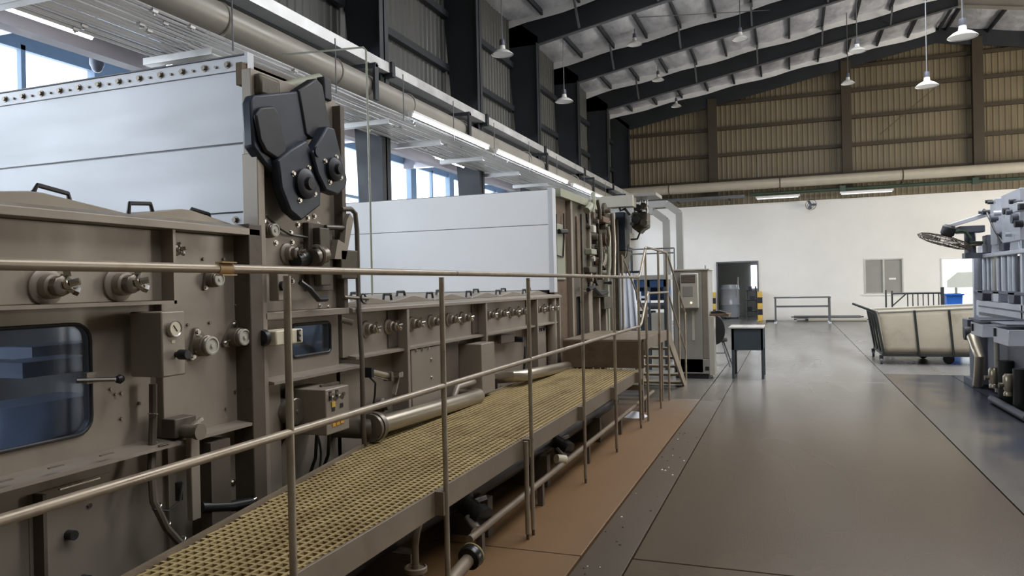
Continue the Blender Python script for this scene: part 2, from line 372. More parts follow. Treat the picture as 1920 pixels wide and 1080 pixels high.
# portal frames
for k, y in enumerate(FR):
    fr = root('portal_frame', (XC-.4, y, 0), kind='structure', label='dark steel portal frame carrying the roof')
    c = MB(); c.prism([(XC-.38,0),(XC,0),(XC,ZH+.2),(XC-.85,ZH+.9),(XC-.85,ZH),(XC-.6,4.6)], 'y', y-.02, y+.02); c.build('column', M_steel, fr, smooth=False)
    c = MB(); c.box(XC-.015, XC, y-.14, y+.14, 0, ZH+.02); c.build('column_flange', M_steel, fr)
    if k < 6:
        tp = [(XC,ZH),(XC+3.0,zraf(XC+3.0)),(XRIDGE,zraf(XRIDGE)),(XRIDGE,zraf(XRIDGE)+.56),(XC-.8,zraf(XC-.8)+.86),(XC-.8,ZH+.0)]
        MB().prism(tp, 'y', y-.02, y+.02).build('rafter', M_steel, fr, smooth=False)
        MB().bar((XC,y,ZH-.01),(XRIDGE,y,zraf(XRIDGE)-.01),.14,.02).build('rafter_flange', M_purlin, fr)  # narrow pale flange: light caught along the lower edge put into its colour
        MB().prism([(XRIDGE,zraf(XRIDGE)),(XRW,zraf(XRW)),(XRW,zraf(XRW)+.6),(XRIDGE,zraf(XRIDGE)+.56)], 'y', y-.02, y+.02).build('rafter', M_duct if k in (4,5) else M_steel, fr, smooth=False)  # warm light on two far frames put into a beige colour
        MB().bar((XRIDGE,y,zraf(XRIDGE)-.01),(XRW,y,zraf(XRW)-.01),.26,.02).build('rafter_flange', M_duct if k in (4,5) else M_steel, fr)
        MB().box(XRW-.4,XRW,y-.12,y+.12,0,zraf(XRW)).build('column', M_steel, fr)
    else:
        MB().prism([(XC,ZH),(XRIDGE,zraf(XRIDGE)),(XRW,zraf(XRW)),(XRW,zraf(XRW)+.6),(XRIDGE,zraf(XRIDGE)+.6),(XC-.8,ZH+.75)], 'y', y-.02, y+.02).build('rafter', M_steel, fr, smooth=False)

# roof: purlins, foil blanket panels sagging between them, fly braces
roof = root('ceiling', (0,15,ZH), kind='structure', label='roof lined with silver foil insulation between purlins')
px_ = [XC+.15+1.02*i for i in range(12)]
pr_ = [XRIDGE+.35+1.3*i for i in range(8)]
def foil(a, b, y0, y1, z):
    mb = MB(); nx, ny = 6, 10; vs_ = []
    ph = random.uniform(0,6)
    for i in range(nx+1):
        for j in range(ny+1):
            u, v = i/nx, j/ny; x = a+(b-a)*u; y = y0+(y1-y0)*v
            sag = .10*math.sin(math.pi*u)*(.55+.45*math.sin(math.pi*v)) + .018*math.sin(9*v+ph+5*u)+.012*math.sin(23*v+3*ph)
            vs_.append((x, y, z(x)-sag))
    mb.add(vs_, [(i*(ny+1)+j,(i+1)*(ny+1)+j,(i+1)*(ny+1)+j+1,i*(ny+1)+j+1) for i in range(nx) for j in range(ny)])
    mb.build('insulation_panel', M_foil, roof)
zr = lambda x: zraf(x)+.86-.28*max(0,min(1,(x-XC)/(XRIDGE-XC))) if x <= XRIDGE else zraf(x)+.60
bays = [(FR[i]+.03, FR[i+1]-.03) for i in range(6)]
for (y0,y1) in bays:
    xs = px_ + [XRIDGE]
    for a, b in zip(xs[:-1], xs[1:]): foil(a, b, y0, y1, zr)
    foil(XC-.8, px_[0], y0, y1, zr)
    for x in px_: MB().bar((x,y0,zr(x)-.08),(x,y1,zr(x)-.08),.06,.14).build('purlin', M_steel, roof)
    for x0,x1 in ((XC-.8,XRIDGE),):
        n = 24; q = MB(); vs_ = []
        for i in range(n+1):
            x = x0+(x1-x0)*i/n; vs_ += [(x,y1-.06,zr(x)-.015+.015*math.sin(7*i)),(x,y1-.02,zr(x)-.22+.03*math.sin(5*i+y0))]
        q.add(vs_, [(2*i,2*i+2,2*i+3,2*i+1) for i in range(n)]); q.build('lit_foil_edge', M_foillit, roof)
    B(XRIDGE, XRW, y0, y1, 0, .02)
    for a, b in zip([XRIDGE]+pr_[:-1], pr_): foil(a, b, y0, y1, zr)
    for x in pr_[:-1]: MB().bar((x,y0,zr(x)-.08),(x,y1,zr(x)-.08),.06,.14).build('purlin', M_steel, roof)
for y in FR[:-1]:
    for x in px_[1::2]:
        MB().bar((x,y+.62,zr(x)-.2),(x,y+.12,zraf(x)+.02),.05,.05).build('fly_brace', M_purlin, roof)
        MB().bar((x,y-.62,zr(x)-.2),(x,y-.12,zraf(x)+.02),.05,.05).build('fly_brace', M_purlin, roof)
# plain outer skin that keeps the light inside
MB().add([(XC-1.2,-7,zr(XC)+.1),(XRIDGE,-7,zr(XRIDGE)+.35),(XRIDGE,YE+.3,zr(XRIDGE)+.35),(XC-1.2,YE+.3,zr(XC)+.1)],[(0,1,2,3)]).build('roof_sheet', M_foil, roof, smooth=False)
MB().add([(XRIDGE,-7,zr(XRIDGE)+.35),(XRW+.3,-7,zr(XRW)+.3),(XRW+.3,YE+.3,zr(XRW)+.3),(XRIDGE,YE+.3,zr(XRIDGE)+.35)],[(0,1,2,3)]).build('roof_sheet', M_foil, roof, smooth=False)
for x, yf in ((-1.5,22),(2.6,20)):                                        # thin tie rods under the roof
    MB().tube([(x-2.2,yf-1.8,zraf(x-2.2)+.35),(x+2.2,yf+1.8,zraf(x+2.2)+.35)], .012, 6).build('tie_rod', M_purlin, roof)
for rx, ry, rw, rd, rp, rc in OVERHEAD_FILL: B(rx-rw/2,rx+rw/2,ry-rd/2,ry+rd/2,9.0,9.03).build('overhead_glow_sheet', E_win, roof, smooth=False)  # glowing sheets added out of view to go with the overhead lights
wr = root('wall_right', (XRW,12,0), kind='structure', label='plain right side wall of the hall')
B(XRW, XRW+.2, -7, YE, 0, 9.6).build('wall_panel', M_corr, wr, smooth=False)
wb = root('wall_back', (0,-7,0), kind='structure', label='plain wall behind the viewer')
B(-10.2, XRW, -7.2, -7, 0, 11).build('wall_panel', M_corr, wb, smooth=False)

# annex on the left: window wall, roof, beams
wa = root('wall_annex', (-10.2,12,0), kind='structure', label='annex side wall below and above the window band')
B(-10.4,-10.2,-7,YE,0,2.6).build('wall_panel', M_wall, wa, smooth=False); B(-10.4,-10.2,-7,YE,5.15,6.2).build('wall_panel', M_annex, wa, smooth=False)
wy = -6.6; wi = 2
while wy < YE-.5:
    wn = root('window_%d' % wi, (-10.2, wy+1.2, 2.6), kind='structure', label='bright annex window')
    B(-10.34,-10.30,wy+.06,wy+2.3,2.64,5.1).build('pane', E_win, wn, smooth=False)
    f = MB()
    for z in (2.6,3.85,5.08): f.box(-10.29,-10.2,wy,wy+2.36,z,z+.07)
    f.build('window_frame', M_annex, wn)
    for yy in (wy, wy+1.15): B(-10.29,-10.2,yy,yy+.07,2.6,5.15).build('mullion', M_annex, wn)
    B(-10.32,-10.14,wy+2.30,wy+2.62,2.6,5.2).build('pier', M_annex, wn)
    wi += 1; wy += 2.6
ra = root('ceiling_annex', (-8.4,12,5.6), kind='structure', label='pale blue sheet roof of the annex')
MB().add([(-10.4,-7,5.55),(XC-.7,-7,5.25),(XC-.7,YE,5.25),(-10.4,YE,5.55)],[(0,1,2,3)]).build('roof_sheet', M_annex, ra, smooth=False)
for y in FR: B(-10.2, XC-.4, y-.09, y+.09, 4.95, 5.28).build('annex_rafter', M_purple, ra)
B(-7.10, -6.92, 2, YE, 4.14, 4.40).build('annex_beam', M_purple, ra)
for x in (-9.3,-8.3): B(x-.05,x+.05,-5,YE,5.28,5.36).build('annex_purlin', M_annex, ra)

# ------------------------------------------------------------------ openings in the end wall
w1 = root('window_1', (3.27,YE,.97), kind='structure', label='two-leaf window with grey blinds in the white end wall')
fx = MB()
for x0,x1,z0,z1 in ((2.61,2.66,.97,2.3),(3.88,3.93,.97,2.3),(2.66,3.88,.97,1.02),(2.66,3.88,2.25,2.3),(3.24,3.30,1.02,2.25)): fx.box(x0,x1,YE-.02,YE+.08,z0,z1)
fx.build('window_frame', M_alu, w1)
for a in (2.66,3.30): B(a,a+.58,YE+.03,YE+.06,1.02,2.25).build('pane', M_blind, w1)
B(2.55,3.99,YE-.06,YE+.05,.92,.97).build('window_sill', M_wall, w1); B(3.45,3.68,YE+.02,YE+.03,1.5,1.57).build('notice', M_wall, w1)
d1 = root('door_1', (-1.98,YE,0), kind='structure', label='open doorway into a store room')
fx = MB(); fx.box(-2.78,-2.72,YE-.04,YE+.27,0,2.36).box(-1.23,-1.17,YE-.04,YE+.27,0,2.36).box(-2.72,-1.23,YE-.04,YE+.27,2.3,2.36); fx.build('door_frame', M_purlin, d1)
# the store room behind it
st = root('wall_store', (-2,34,0), kind='structure', label='dim store room walls seen through the doorway')
for a in ((-4.6,.6,34.6,34.7,0,3),(-4.7,-4.6,YE+.25,34.7,0,3),(-4.6,.6,YE+.25,34.7,2.9,3.0),(.6,.7,YE+.25,32.2,0,3),(.6,.7,33.9,34.7,0,3),(.6,.7,32.2,33.9,0,.9)): B(*a).build('wall_panel', M_cab, st, smooth=False)
B(-4.7,.7,YE,34.7,-.1,0).build('store_floor', M_aisle, st, smooth=False)
B(-1.62,-1.02,34.55,34.59,1.25,2.25).build('pane', E_win, st, smooth=False)
dr = root('storage_tank', (-2.42,33.0,0), 'dented silver drum standing just inside the open doorway', 'drum')
MB().lathe([(0,.05),(.36,.05),(.38,.1),(.38,.55),(.40,.58),(.38,.61),(.38,1.2),(.40,1.23),(.38,1.27),(.36,1.42),(0,1.45)], (-2.42,33.0,0), (0,0,1), 24).build('shell', M_white, dr)
for a in (.3,2.4,4.5): MB().cyl((-2.42+.3*math.cos(a),33+.3*math.sin(a),0),(-2.42+.3*math.cos(a),33+.3*math.sin(a),.08),.03).build('foot', M_steel, dr)
MB().bar((-2.1,32.75,.9),(-2.06,32.72,1.75),.05,.05).build('lever', M_alu, dr)
sr = root('shelf_frame', (-1.55,32.6,0), 'metal shelf frame against the right side of the store room', 'shelf')
for x in (-1.72,-1.36):
    for y in (32.3,33.0): B(x-.02,x+.02,y-.02,y+.02,0,1.35).build('upright', M_purlin, sr)
for z in (.3,.75,1.15): B(-1.74,-1.34,32.28,33.02,z,z+.03).build('shelf', M_steel, sr)
for i,(x,y,z,w_) in enumerate(((-1.6,32.5,.33,.18),(-1.5,32.8,.78,.2),(-1.58,32.6,1.18,.14))):
    MB().box(x-w_/2,x+w_/2,y-.1,y+.1,z,z+.16).box(x-w_/2-.01,x+w_/2+.01,y-.11,y+.11,z+.13,z+.15).build('storage_box', M_rdark if i else M_steel, None, label=('dark box on the lowest board of the store shelf','grey box on the middle board of the store shelf','small grey box on the top board of the store shelf')[i], cat='box', group='boxes on the store shelf')
d2 = root('door_2', (6.2,YE,0), kind='structure', label='bright open doorway to the yard at the right')
fx = MB(); fx.box(5.16,5.2,YE-.03,YE+.27,0,2.24).box(7.3,7.34,YE-.03,YE+.27,0,2.24).box(5.2,7.3,YE-.03,YE+.27,2.2,2.24); fx.build('door_frame', M_wall, d2)
B(2,16,YE+.25,60,-.12,-.02).build('yard_ground', mat('yard_concrete',(196,192,184),.8), None, kind='structure', label='sunlit yard beyond the doorway')
sh = root('yard_canopy', (6.9,36,0), 'pale grey canopy in the yard seen through the bright doorway', 'canopy')
MB().prism([(6.2,1.1),(8.6,1.1),(8.6,1.75),(6.6,1.75),(6.2,1.4)], 'y', 36, 38).build('hood', M_cab2, sh)
for x in (6.7,8.4): B(x-.05,x+.05,36.9,37.0,-.02,1.12).build('leg', M_cab, sh)
# hazard-striped guard posts
for i, x in enumerate((-2.90, -1.13)):
    gp = root('guard_post', (x,YE-.22,0), ('yellow and black striped guard post left of the store doorway','yellow and black striped guard post right of the store doorway')[i], 'post', 'striped guard posts')
    for k in range(5): B(x-.09,x+.09,YE-.31,YE-.13,.23*k,.23*(k+1)).build('band', M_hblack if k in (1,3) else M_yellow, gp)
    B(x-.12,x+.12,YE-.34,YE-.10,0,.02).build('base_plate', M_yellow, gp)
# services along the end wall
s1 = root('end_wall_duct', (3,30.4,5.25), 'long beige round duct running along the end wall', 'duct')
MB().cyl((XC-.5,30.45,5.3),(XRW,30.45,5.3),.19,n=20).build('duct_run', mat('pale_duct',(190,182,164),.45,.1,var=.08), s1)
for x in (-4.5,-.3,3.9,8.1): MB().torus((x,30.45,5.3),(1,0,0),.195,.018).build('clamp', M_brownsteel, s1); B(x-.03,x+.03,30.4,31.0,5.05,5.1).build('bracket', M_brownsteel, s1)
s2 = root('green_pipe', (4,30.55,4.9), 'dark green pipe under the beige duct on the end wall', 'pipe')
MB().cyl((-1.4,30.55,4.93),(XRW,30.55,4.93),.065,n=12).build('pipe_run', M_green, s2)
for x in (1.9,6.2,10): MB().box(x-.1,x+.1,30.45,30.65,4.83,5.05).build('coupling', M_green, s2); B(x-.03,x+.03,30.6,31.0,4.88,4.95).build('bracket', M_green, s2)
s3 = root('cable_tray', (-3.6,30.6,4.85), 'grey cable tray under the left end of the end wall duct', 'tray')
MB().box(XC,-1.6,30.4,30.75,4.82,4.84).box(XC,-1.6,30.4,30.42,4.84,4.93).box(XC,-1.6,30.73,30.75,4.84,4.93).build('tray_body', M_purlin, s3)
for x in (-5.5,-4.2,-2.2): B(x-.03,x+.03,30.5,31.0,4.78,4.82).build('bracket', M_steel, s3)
for i,(x,xe) in enumerate(((-.6,.4),(2.4,3.6))):
    t = root('end_wall_light', (x,30.5,4.72), ('lit strip lamp left of the fan under the green pipe','lit strip lamp right of the fan under the green pipe')[i], 'lamp', 'strip lamps under the green pipe')
    B(x-.6,xe,30.48,30.56,4.76,4.83).build('housing', M_galv, t); MB().cyl((x-.55,30.5,4.735),(xe-.05,30.5,4.735),.018,n=8).build('tube', emit('wall_tube',(240,244,250),2.0), t)
wf = root('wall_fan', (.79,30.8,4.4), 'small wall fan high on the white end wall below the pipes', 'fan')
MB().torus((.79,30.62,4.42),(.3,-1,-.2),.2,.008).torus((.79,30.66,4.42),(.3,-1,-.2),.12,.006).build('guard', M_steel, wf)
for k in range(3):
    a = k*2.1; MB().bar((.79,30.66,4.42),(.79+.18*math.cos(a),30.66,4.42+.18*math.sin(a)),.09,.006,(0,1,.3)).build('blade', M_rdark, wf)
MB().cyl((.79,30.68,4.42),(.79,30.82,4.44),.05).build('motor', M_steel, wf); MB().bar((.79,30.8,4.42),(.79,31.0,4.3),.04,.04).build('bracket', M_steel, wf)

# ------------------------------------------------------------------ overhead services on the left
dc = root('overhead_duct', (-5.6,14,4.4), 'long beige round duct running under the gutter', 'duct')
MB().cyl((-5.6,2.5,4.44),(-5.6,29.5,4.34),.18,n=24).build('duct_run', M_duct, dc)
for y in (6.3,8.4,10.4,12.5,16.0,20): MB().torus((-5.6,y,4.42),(0,1,0),.183,.014).build('joint_band', M_duct, dc)
for y in (9.15,12.4,17,21.5,26): 
    MB().box(-5.80,-5.55,y-.05,y+.05,4.16,4.24).box(-5.4,-5.36,y-.05,y+.05,4.2,4.7).box(-6.15,-5.36,y-.03,y+.03,4.66,4.72).build('hanger', M_steel, dc)
fl = [(9.6,12.5),(12.9,17.6),(18.1,22.0),(22.5,26.5)]
nm = ('nearest lit strip lamp hanging beside the overhead duct','second lit strip lamp along the overhead duct','third lit strip lamp along the overhead duct','farthest lit strip lamp along the overhead duct')
for (a,b),n_ in zip(fl,nm):
    t = root('strip_lamp', (-5.08,(a+b)/2,4.2), n_, 'lamp', 'strip lamps along the overhead duct')
    B(-5.13,-5.03,a,b,4.08,4.115).build('housing', M_lampw, t); MB().cyl((-5.08,a+.05,4.062),(-5.08,b-.05,4.062),.022,n=8).build('tube', E_tube, t)
    for y in (a,b): B(-5.11,-5.05,y-.02,y+.02,4.035,4.09).build('lamp_holder', M_lampw, t)
for i,(a,b) in enumerate(((4.3,5.5),(6.3,7.5),(13,14.4))):
    t = root('strip_lamp', (-6.28,(a+b)/2,4.1), ('lit strip lamp at the top left beside the grey annex beam','lit strip lamp beside the annex beam above the white panel','lit strip lamp beside the annex beam behind the navy cover')[i], 'lamp', 'strip lamps beside the annex beam')
    B(-6.44,-6.32,a,b,4.10,4.14).build('housing', M_lampw, t); MB().cyl((-6.38,a+.05,4.08),(-6.38,b-.05,4.08),.02,n=8).build('tube', E_tube, t)
    for y in (a+.2,b-.2): MB().cyl((-6.38,y,4.13),(-6.38,y,5.24),.006,n=6).build('hanger_rod', M_purlin, t)
pk = root('pipe_rack', (-5.45,15,4.0), 'bundle of thin grey tubes on cross channels under the roof', 'pipes')
for i in range(15):
    x = -6.20+i*.072; r = .018 if i%4 else .023; z = 4.03+.006*math.sin(i*2.3)
    MB().cyl((x,2.2,z+.02),(x,28.5+random.uniform(-1.5,1.0),z),r,n=7).build('tube', M_tube, pk)
for i,y in enumerate((4.3,6.0,7.8,9.5,11.2,13.0,15,17,19.5,22,24.5,27)):
    MB().box(-6.25,-5.36,y-.05,y+.05,3.93,3.945).box(-6.25,-5.36,y-.055,y-.045,3.93,4.0).build('cross_channel', M_galv, pk)
    for xh in (-6.24,-5.14): MB().cyl((xh,y,3.95),(xh,y,4.62),.008,n=6).build('hanger_rod', M_purlin, pk)
for i in range(26):                                                         # valves and couplings on the tubes
    x = -6.20+random.randrange(15)*.072; y = random.choice((5.1,5.3,6.8,9.9,10.1,12,14)) + random.uniform(-.3,.3)
    MB().cyl((x,y-.03,4.04),(x,y+.03,4.04),.028,n=8).cyl((x,y,4.04),(x,y,4.0),.012,n=6).build('coupling', M_tube, pk)
sc = root('dome_camera', (P(182,140,X=-8.6)), 'small dark security dome hanging at the top left', 'camera')
c = P(182,125,X=-8.6)
MB().lathe([(0,.10),(.09,.10),(.09,.02),(.075,0),(.06,-.05),(.03,-.075),(0,-.08)], c, (0,0,1), 16).build('dome', M_rdark, sc); MB().cyl(c+Vector((0,0,.1)),Vector((c.x,c.y,5.3)),.015,n=8).build('drop_pipe', M_purlin, sc)
hp = root('drop_conduit', (-3.4,6.0,1.5), 'thin pale conduit dropping from the pipe rack in front of the gutter', 'conduit')
a_, b_, c_ = P(530,103,Y=6.6), P(686,88,Y=6.3), P(694,372,Y=6.3)
MB().tube([a_, a_.lerp(b_,.5), b_+Vector((-.03,0,0)), b_+Vector((0,0,-.03)), c_, Vector((c_.x,c_.y,1.46))], .010, 8).build('conduit', M_olive, hp)

# pendant lamps
def pendant(px0, py0, Y, w_, label, grp, ztop):
    p = P(px0, py0, Y=Y); t = root('pendant_lamp', p, label, 'lamp', grp)
    k = w_/.39
    MB().lathe([(.225*k,0),(.222*k,.012),(.15*k,.075),(.085*k,.11),(.065*k,.12),(.055*k,.2*1),(.03*k,.21),(0,.212)], p, (0,0,1), 24).build('shade', M_lampw, t)
    MB().lathe([(0,.02),(.10*k,.022),(.20*k,.012)], p, (0,0,1), 20).build('diffuser', E_lampoff, t)
    MB().lathe([(0,.2),(.05*k,.2),(.06*k,.24),(.05*k,.33),(0,.34)], p, (0,0,1), 12).build('ballast', M_rdark, t)
    MB().cyl(p+Vector((0,0,.33)), (p.x,p.y,max(p.z+.5,zr(p.x)-.1)), .012, n=6).build('drop_rod', M_purlin, t)
E_lampoff = mat('lamp_inner', (240,240,238), .5, var=.02)
for a in ((942,103,15.3,.42,'large white pendant lamp nearest the dark columns, higher of two','pendant lamps by the columns'),
          (1058,191,19.3,.42,'white pendant lamp between the dark columns, lower of two','pendant lamps by the columns'),
          (1190,84,22.0,.38,'pendant lamp under the second foil bay, left side','pendant lamps under the left roof slope'),
          (1234,151,26.05,.36,'pendant lamp under the third foil bay, left side','pendant lamps under the left roof slope'),
          (1268,200,29.5,.34,'farthest pendant lamp in front of the dark gable','pendant lamps under the left roof slope'),
          (1388,74,22.0,.38,'pendant lamp against the foil in the middle of the roof','pendant lamps in mid roof'),
          (1607,97,22.0,.40,'pendant lamp under the foil right of the roof middle','pendant lamps in mid roof'),
          (1590,157,26.0,.36,'pendant lamp in front of the second gable post','pendant lamps in mid roof'),
          (1805,70,15.2,.42,'pendant lamp at the upper right below the pale rafter','pendant lamps at the right'),
          (1738,162,19.2,.42,'pendant lamp on a long pale rod at the right','pendant lamps at the right')):
    pendant(*a, 9)

# ------------------------------------------------------------------ small shared meshes, all pointing along +X from their base
def local(mb, name, m): return mb.mesh(name, m, (0,0,0))
me_bolt = local(MB().cyl((-.002,0,0),(.012,0,0),.011,n=6).cyl((.0,0,0),(.003,0,0),.016,n=10), 'bolt', M_chrome)
me_boltS = local(MB().cyl((-.002,0,0),(.010,0,0),.008,n=6), 'bolt_small', M_cast)
me_boltY = local(MB().cyl((0,.004,0),(0,-.016,0),.014,n=6).cyl((0,.0,0),(0,-.004,0),.02,n=12), 'bolt_front', M_cast)
me_boltYs = local(MB().cyl((0,.004,0),(0,-.010,0),.008,n=6), 'bolt_front_small', M_cast)
def bolt(parent, y, z, x, small=False): return inst('bolt', me_boltS if small else me_bolt, (x,y,z), parent)
# round flange bearing with a fitting in front
me_flange = local(MB().lathe([(0,-.01),(.066,-.01),(.066,.010),(.058,.016),(.045,.018),(.043,.05),(.036,.056),(0,.056)], (0,0,0), (1,0,0), 24), 'flange', M_mach)
me_fit = local(MB().cyl((.05,0,0),(.085,.012,.006),.017,n=10).cyl((.085,.012,.006),(.098,.018,.010),.024,n=6).cyl((.098,.018,.010),(.122,.036,.016),.013,n=8).cyl((.064,0,.0),(.078,.01,.040),.010,n=8).cyl((.078,.01,.040),(.092,.026,.046),.012,n=6).cyl((.08,.01,-.006),(.098,.042,-.018),.012,n=8).cyl((.092,.036,-.014),(.098,.050,-.020),.018,n=6), 'fitting', M_chrome)
me_box = local(MB().lathe([(0,.05),(.034,.05),(.036,.085),(.028,.09),(0,.09)], (0,0,0), (1,0,0), 8), 'gland', M_cast)
def bearing(parent, y, z, x, fit=True, s=1.0):
    b = inst('bearing', me_flange, (x,y,z), parent); b.scale = (s,s,s)
    inst('gland', me_box, (x,y,z), b)
    if fit: inst('fitting', me_fit, (x,y,z), b)
    return b
# triangular three-bolt flange bearing with a round capped housing
tri = []
for k in range(3):
    for j in range(5):
        a = math.radians(90+120*k-40+20*j); tri.append((.068*math.cos(math.radians(90+120*k))+.022*math.cos(a), .068*math.sin(math.radians(90+120*k))+.022*math.sin(a)))
me_tri = local(MB().prism(tri, 'x', -.004, .018), 'tri_plate', M_cast)
me_trih = local(MB().lathe([(0,.01),(.052,.012),(.05,.06),(.046,.062),(.046,.075),(.040,.08),(0,.08)], (0,0,0), (1,0,0), 24), 'housing', M_cast)
me_tric = local(MB().lathe([(.044,.0805),(.044,.09),(.036,.092),(.034,.086),(.012,.086),(.010,.094),(0,.094)], (0,0,0), (1,0,0), 20), 'cap', M_cab2)
def tribearing(parent, y, z, x, cap=True, s=1.0, rot=0.0):
    b = inst('flange_bearing', me_tri, (x,y,z), parent, (rot,0,0)); b.scale = (s,s,s)
    inst('housing', me_trih, (x,y,z), b)
    if cap: inst('cap', me_tric, (x,y,z), b)
    for k in range(3):
        a = math.radians(90+120*k); inst('bolt', me_bolt, (x+.016,y+.068*math.cos(a),z+.068*math.sin(a)), b)
    return b
XF = -2.65

# ------------------------------------------------------------------ washing compartment in the foreground
wa1 = root('washing_box', (-3.9,1.4,0), 'large grey washing compartment with dark inspection window, nearest on the left', 'machine')
B(-5.25,-2.74,3.12,3.19,.0,1.86).build('end_panel', M_mach, wa1); B(-5.25,-2.74,-.9,-.84,0,1.86).build('end_panel', M_mach, wa1)
B(-5.25,-2.74,-.84,3.12,.06,.12).build('tank_floor', M_machd, wa1); B(-5.25,-2.70,-.84,3.12,1.82,1.86).build('top_plate', M_mach, wa1)
WY0,WY1,WZ0,WZ1 = 1.10,2.28,.985,1.435
holed('x',-2.76,-2.72,(.55,2.62,.86,1.52), rrect(WY0,WY1,WZ0,WZ1,.07)).build('window_panel', M_mach, wa1)
B(-2.76,-2.72,-.84,.55,.86,1.52).build('window_panel', M_mach, wa1)
ring = MB(); lo = rrect(WY0,WY1,WZ0,WZ1,.07); n = len(lo)
gk = holed('x',-2.725,-2.71,(WY0-.0,WY1+.0,WZ0-.0,WZ1+.0), rrect(WY0+.02,WY1-.02,WZ0+.02,WZ1-.02,.06))
MB().tube([(-2.716,p[0],p[1]) for p in lo], .008, 8, closed=True).build('window_gasket', M_black, wa1)
MB().prism(rrect(WY0,WY1,WZ0,WZ1,.07), 'x', -2.738, -2.732).build('window_glass', G_blue, wa1, smooth=False)
# inside: rollers, trays and the window on the far side
holed('x',-5.25,-5.21,(-.84,3.12,.12,1.82), rrect(.0,2.3,.5,1.75,.07)).build('rear_panel', M_machd, wa1)
for z,x,m in ((1.48,-3.35,M_inox),(1.30,-4.3,M_inox)): MB().cyl((x,.4,z),(x,2.5,z),.05,n=16).build('inner_roller', m, wa1)
for (xa,ya,xb_,yb_,X_) in ((-60,783,188,808,-2.95),(42,685,184,692,-3.3),(60,655,190,661,-3.6)):
    a, b = P(xa,ya,X=X_), P(xb_,yb_,X=X_); B(X_-.25,X_,a.y,b.y,min(a.z,b.z),max(a.z,b.z)+.01).build('inner_tray', M_white, wa1)
B(-2.9,-2.86,2.40,2.46,.9,1.5).build('inner_post', M_black, wa1)
B(-2.731,-2.729,1.88,1.905,1.30,1.34).build('sticker', M_cream, wa1)
E_innerglow = emit('added_inner_glow', (208,222,250), 11.0)  # glow added inside the compartments for their bluish interior
MB().cyl((-3.9,1.0,1.66),(-3.9,2.5,1.66),.014,n=8).build('added_inner_light', E_innerglow, wa1)
# outer skin
B(-2.76,-2.67,-.84,2.62,1.52,1.84).build('upper_panel', M_mach, wa1, bevel=.004)
B(-2.76,-2.68,2.62,3.16,.88,1.84).build('side_plate', M_mach, wa1, bevel=.004)
B(-2.69,-2.60,2.618,2.634,1.505,1.86).build('rib', M_mach, wa1)
B(-2.74,-2.60,-.84,2.634,1.505,1.52).build('ledge', M_mach, wa1)
MB().prism([(-2.80,1.84),(-2.58,1.84),(-2.58,1.875),(-2.64,1.895),(-2.80,1.895)], 'y', -.84, 3.185).build('top_flange', M_mach, wa1, bevel=.003)
MB().prism([(-2.76,.90),(-2.585,.885),(-2.585,.87),(-2.76,.86)], 'y', -.84, 3.17).build('lower_ledge', M_mach, wa1)
B(-2.78,-2.72,-.84,2.66,.1,.87).build('lower_panel', M_mach, wa1); B(-2.78,-2.70,2.66,3.17,.1,.87).build('lower_panel', M_mach, wa1)
B(-2.71,-2.58,3.10,3.2,.1,1.9).build('end_channel', M_machd, wa1, bevel=.005)
B(-2.70,-2.58,2.80,2.93,.2,.84).build('channel_rib', M_machd, wa1)
MB().box(-2.72,-2.715,2.0,2.36,.18,.80).build('access_plate', M_mach, wa1); B(-2.72,-2.66,2.015,2.03,.3,.8).build('access_hinge', M_machd, wa1)
for y,z in ((2.16,.60),(2.22,.40)): MB().cyl((-2.715,y,z),(-2.68,y,z),.02,n=10).build('clamp_knob', M_black, wa1)
MB().bar((-2.67,2.09,.802),(-2.67,2.27,.802),.012,.006).build('clamp_strip', M_chrome, wa1)
# tent-shaped lids
for a,b in ((1.62,2.50),(2.50,3.15),(.74,1.62)):
    m_ = (a+b)/2
    MB().prism([(a,1.895),(b,1.895),(b,1.905),(m_+.03,1.955),(m_-.03,1.955),(a,1.905)], 'x', -5.0, -2.72).build('lid', M_mach, wa1, bevel=.003)
def lid_handle(parent, y, z, x, w_=.12, h=.045, ang=0, m=None):
    c, s_ = math.cos(ang), math.sin(ang); f_ = lambda u, v: (x, y+u*c-v*s_, z+u*s_+v*c)
    MB().tube([f_(-w_/2,0), f_(-w_/2+.012,h), f_(w_/2-.012,h), f_(w_/2,0)], .010, 6).build('lid_handle', m or M_black, parent)
lid_handle(wa1, 2.19, 1.955, -2.80, .16, .03, -.14); lid_handle(wa1, 2.585, 1.912, -2.75, .14, .05, .08); lid_handle(wa1, 3.0, 1.935, -2.80, .14, .03, -.14)
# rows of bearings
for p in ((95,537),(230,533)): 
    q = P(*p, X=-2.64); bearing(wa1, q.y, q.z, -2.67, True, 1.1)
for p in ((329,470),): q = P(*p, X=-2.63); bearing(wa1, q.y, q.z, -2.68, True, .7)
for p,cap,s_,r_ in (((404,524),True,.75,.3),((383,648),True,1.0,.25),((446,632),True,.95,-.1)):
    q = P(*p, X=-2.64); b_ = tribearing(wa1, q.y, q.z, -2.68, cap, s_, r_)
for p in ((455,471),(383,486),(421,486),(444,573),(354,609),(395,605),(443,733),(426,766),(232,740),(243,738),(243,786),(276,757),(223,730)):
    q = P(*p, X=-2.67); bolt(wa1, q.y, q.z, -2.68 if p[0] > 300 else -2.72, True)
for p in ((172,948),(437,904)): q = P(*p, X=-2.7); bolt(wa1, q.y, q.z, -2.72 if p[0]<300 else -2.70)
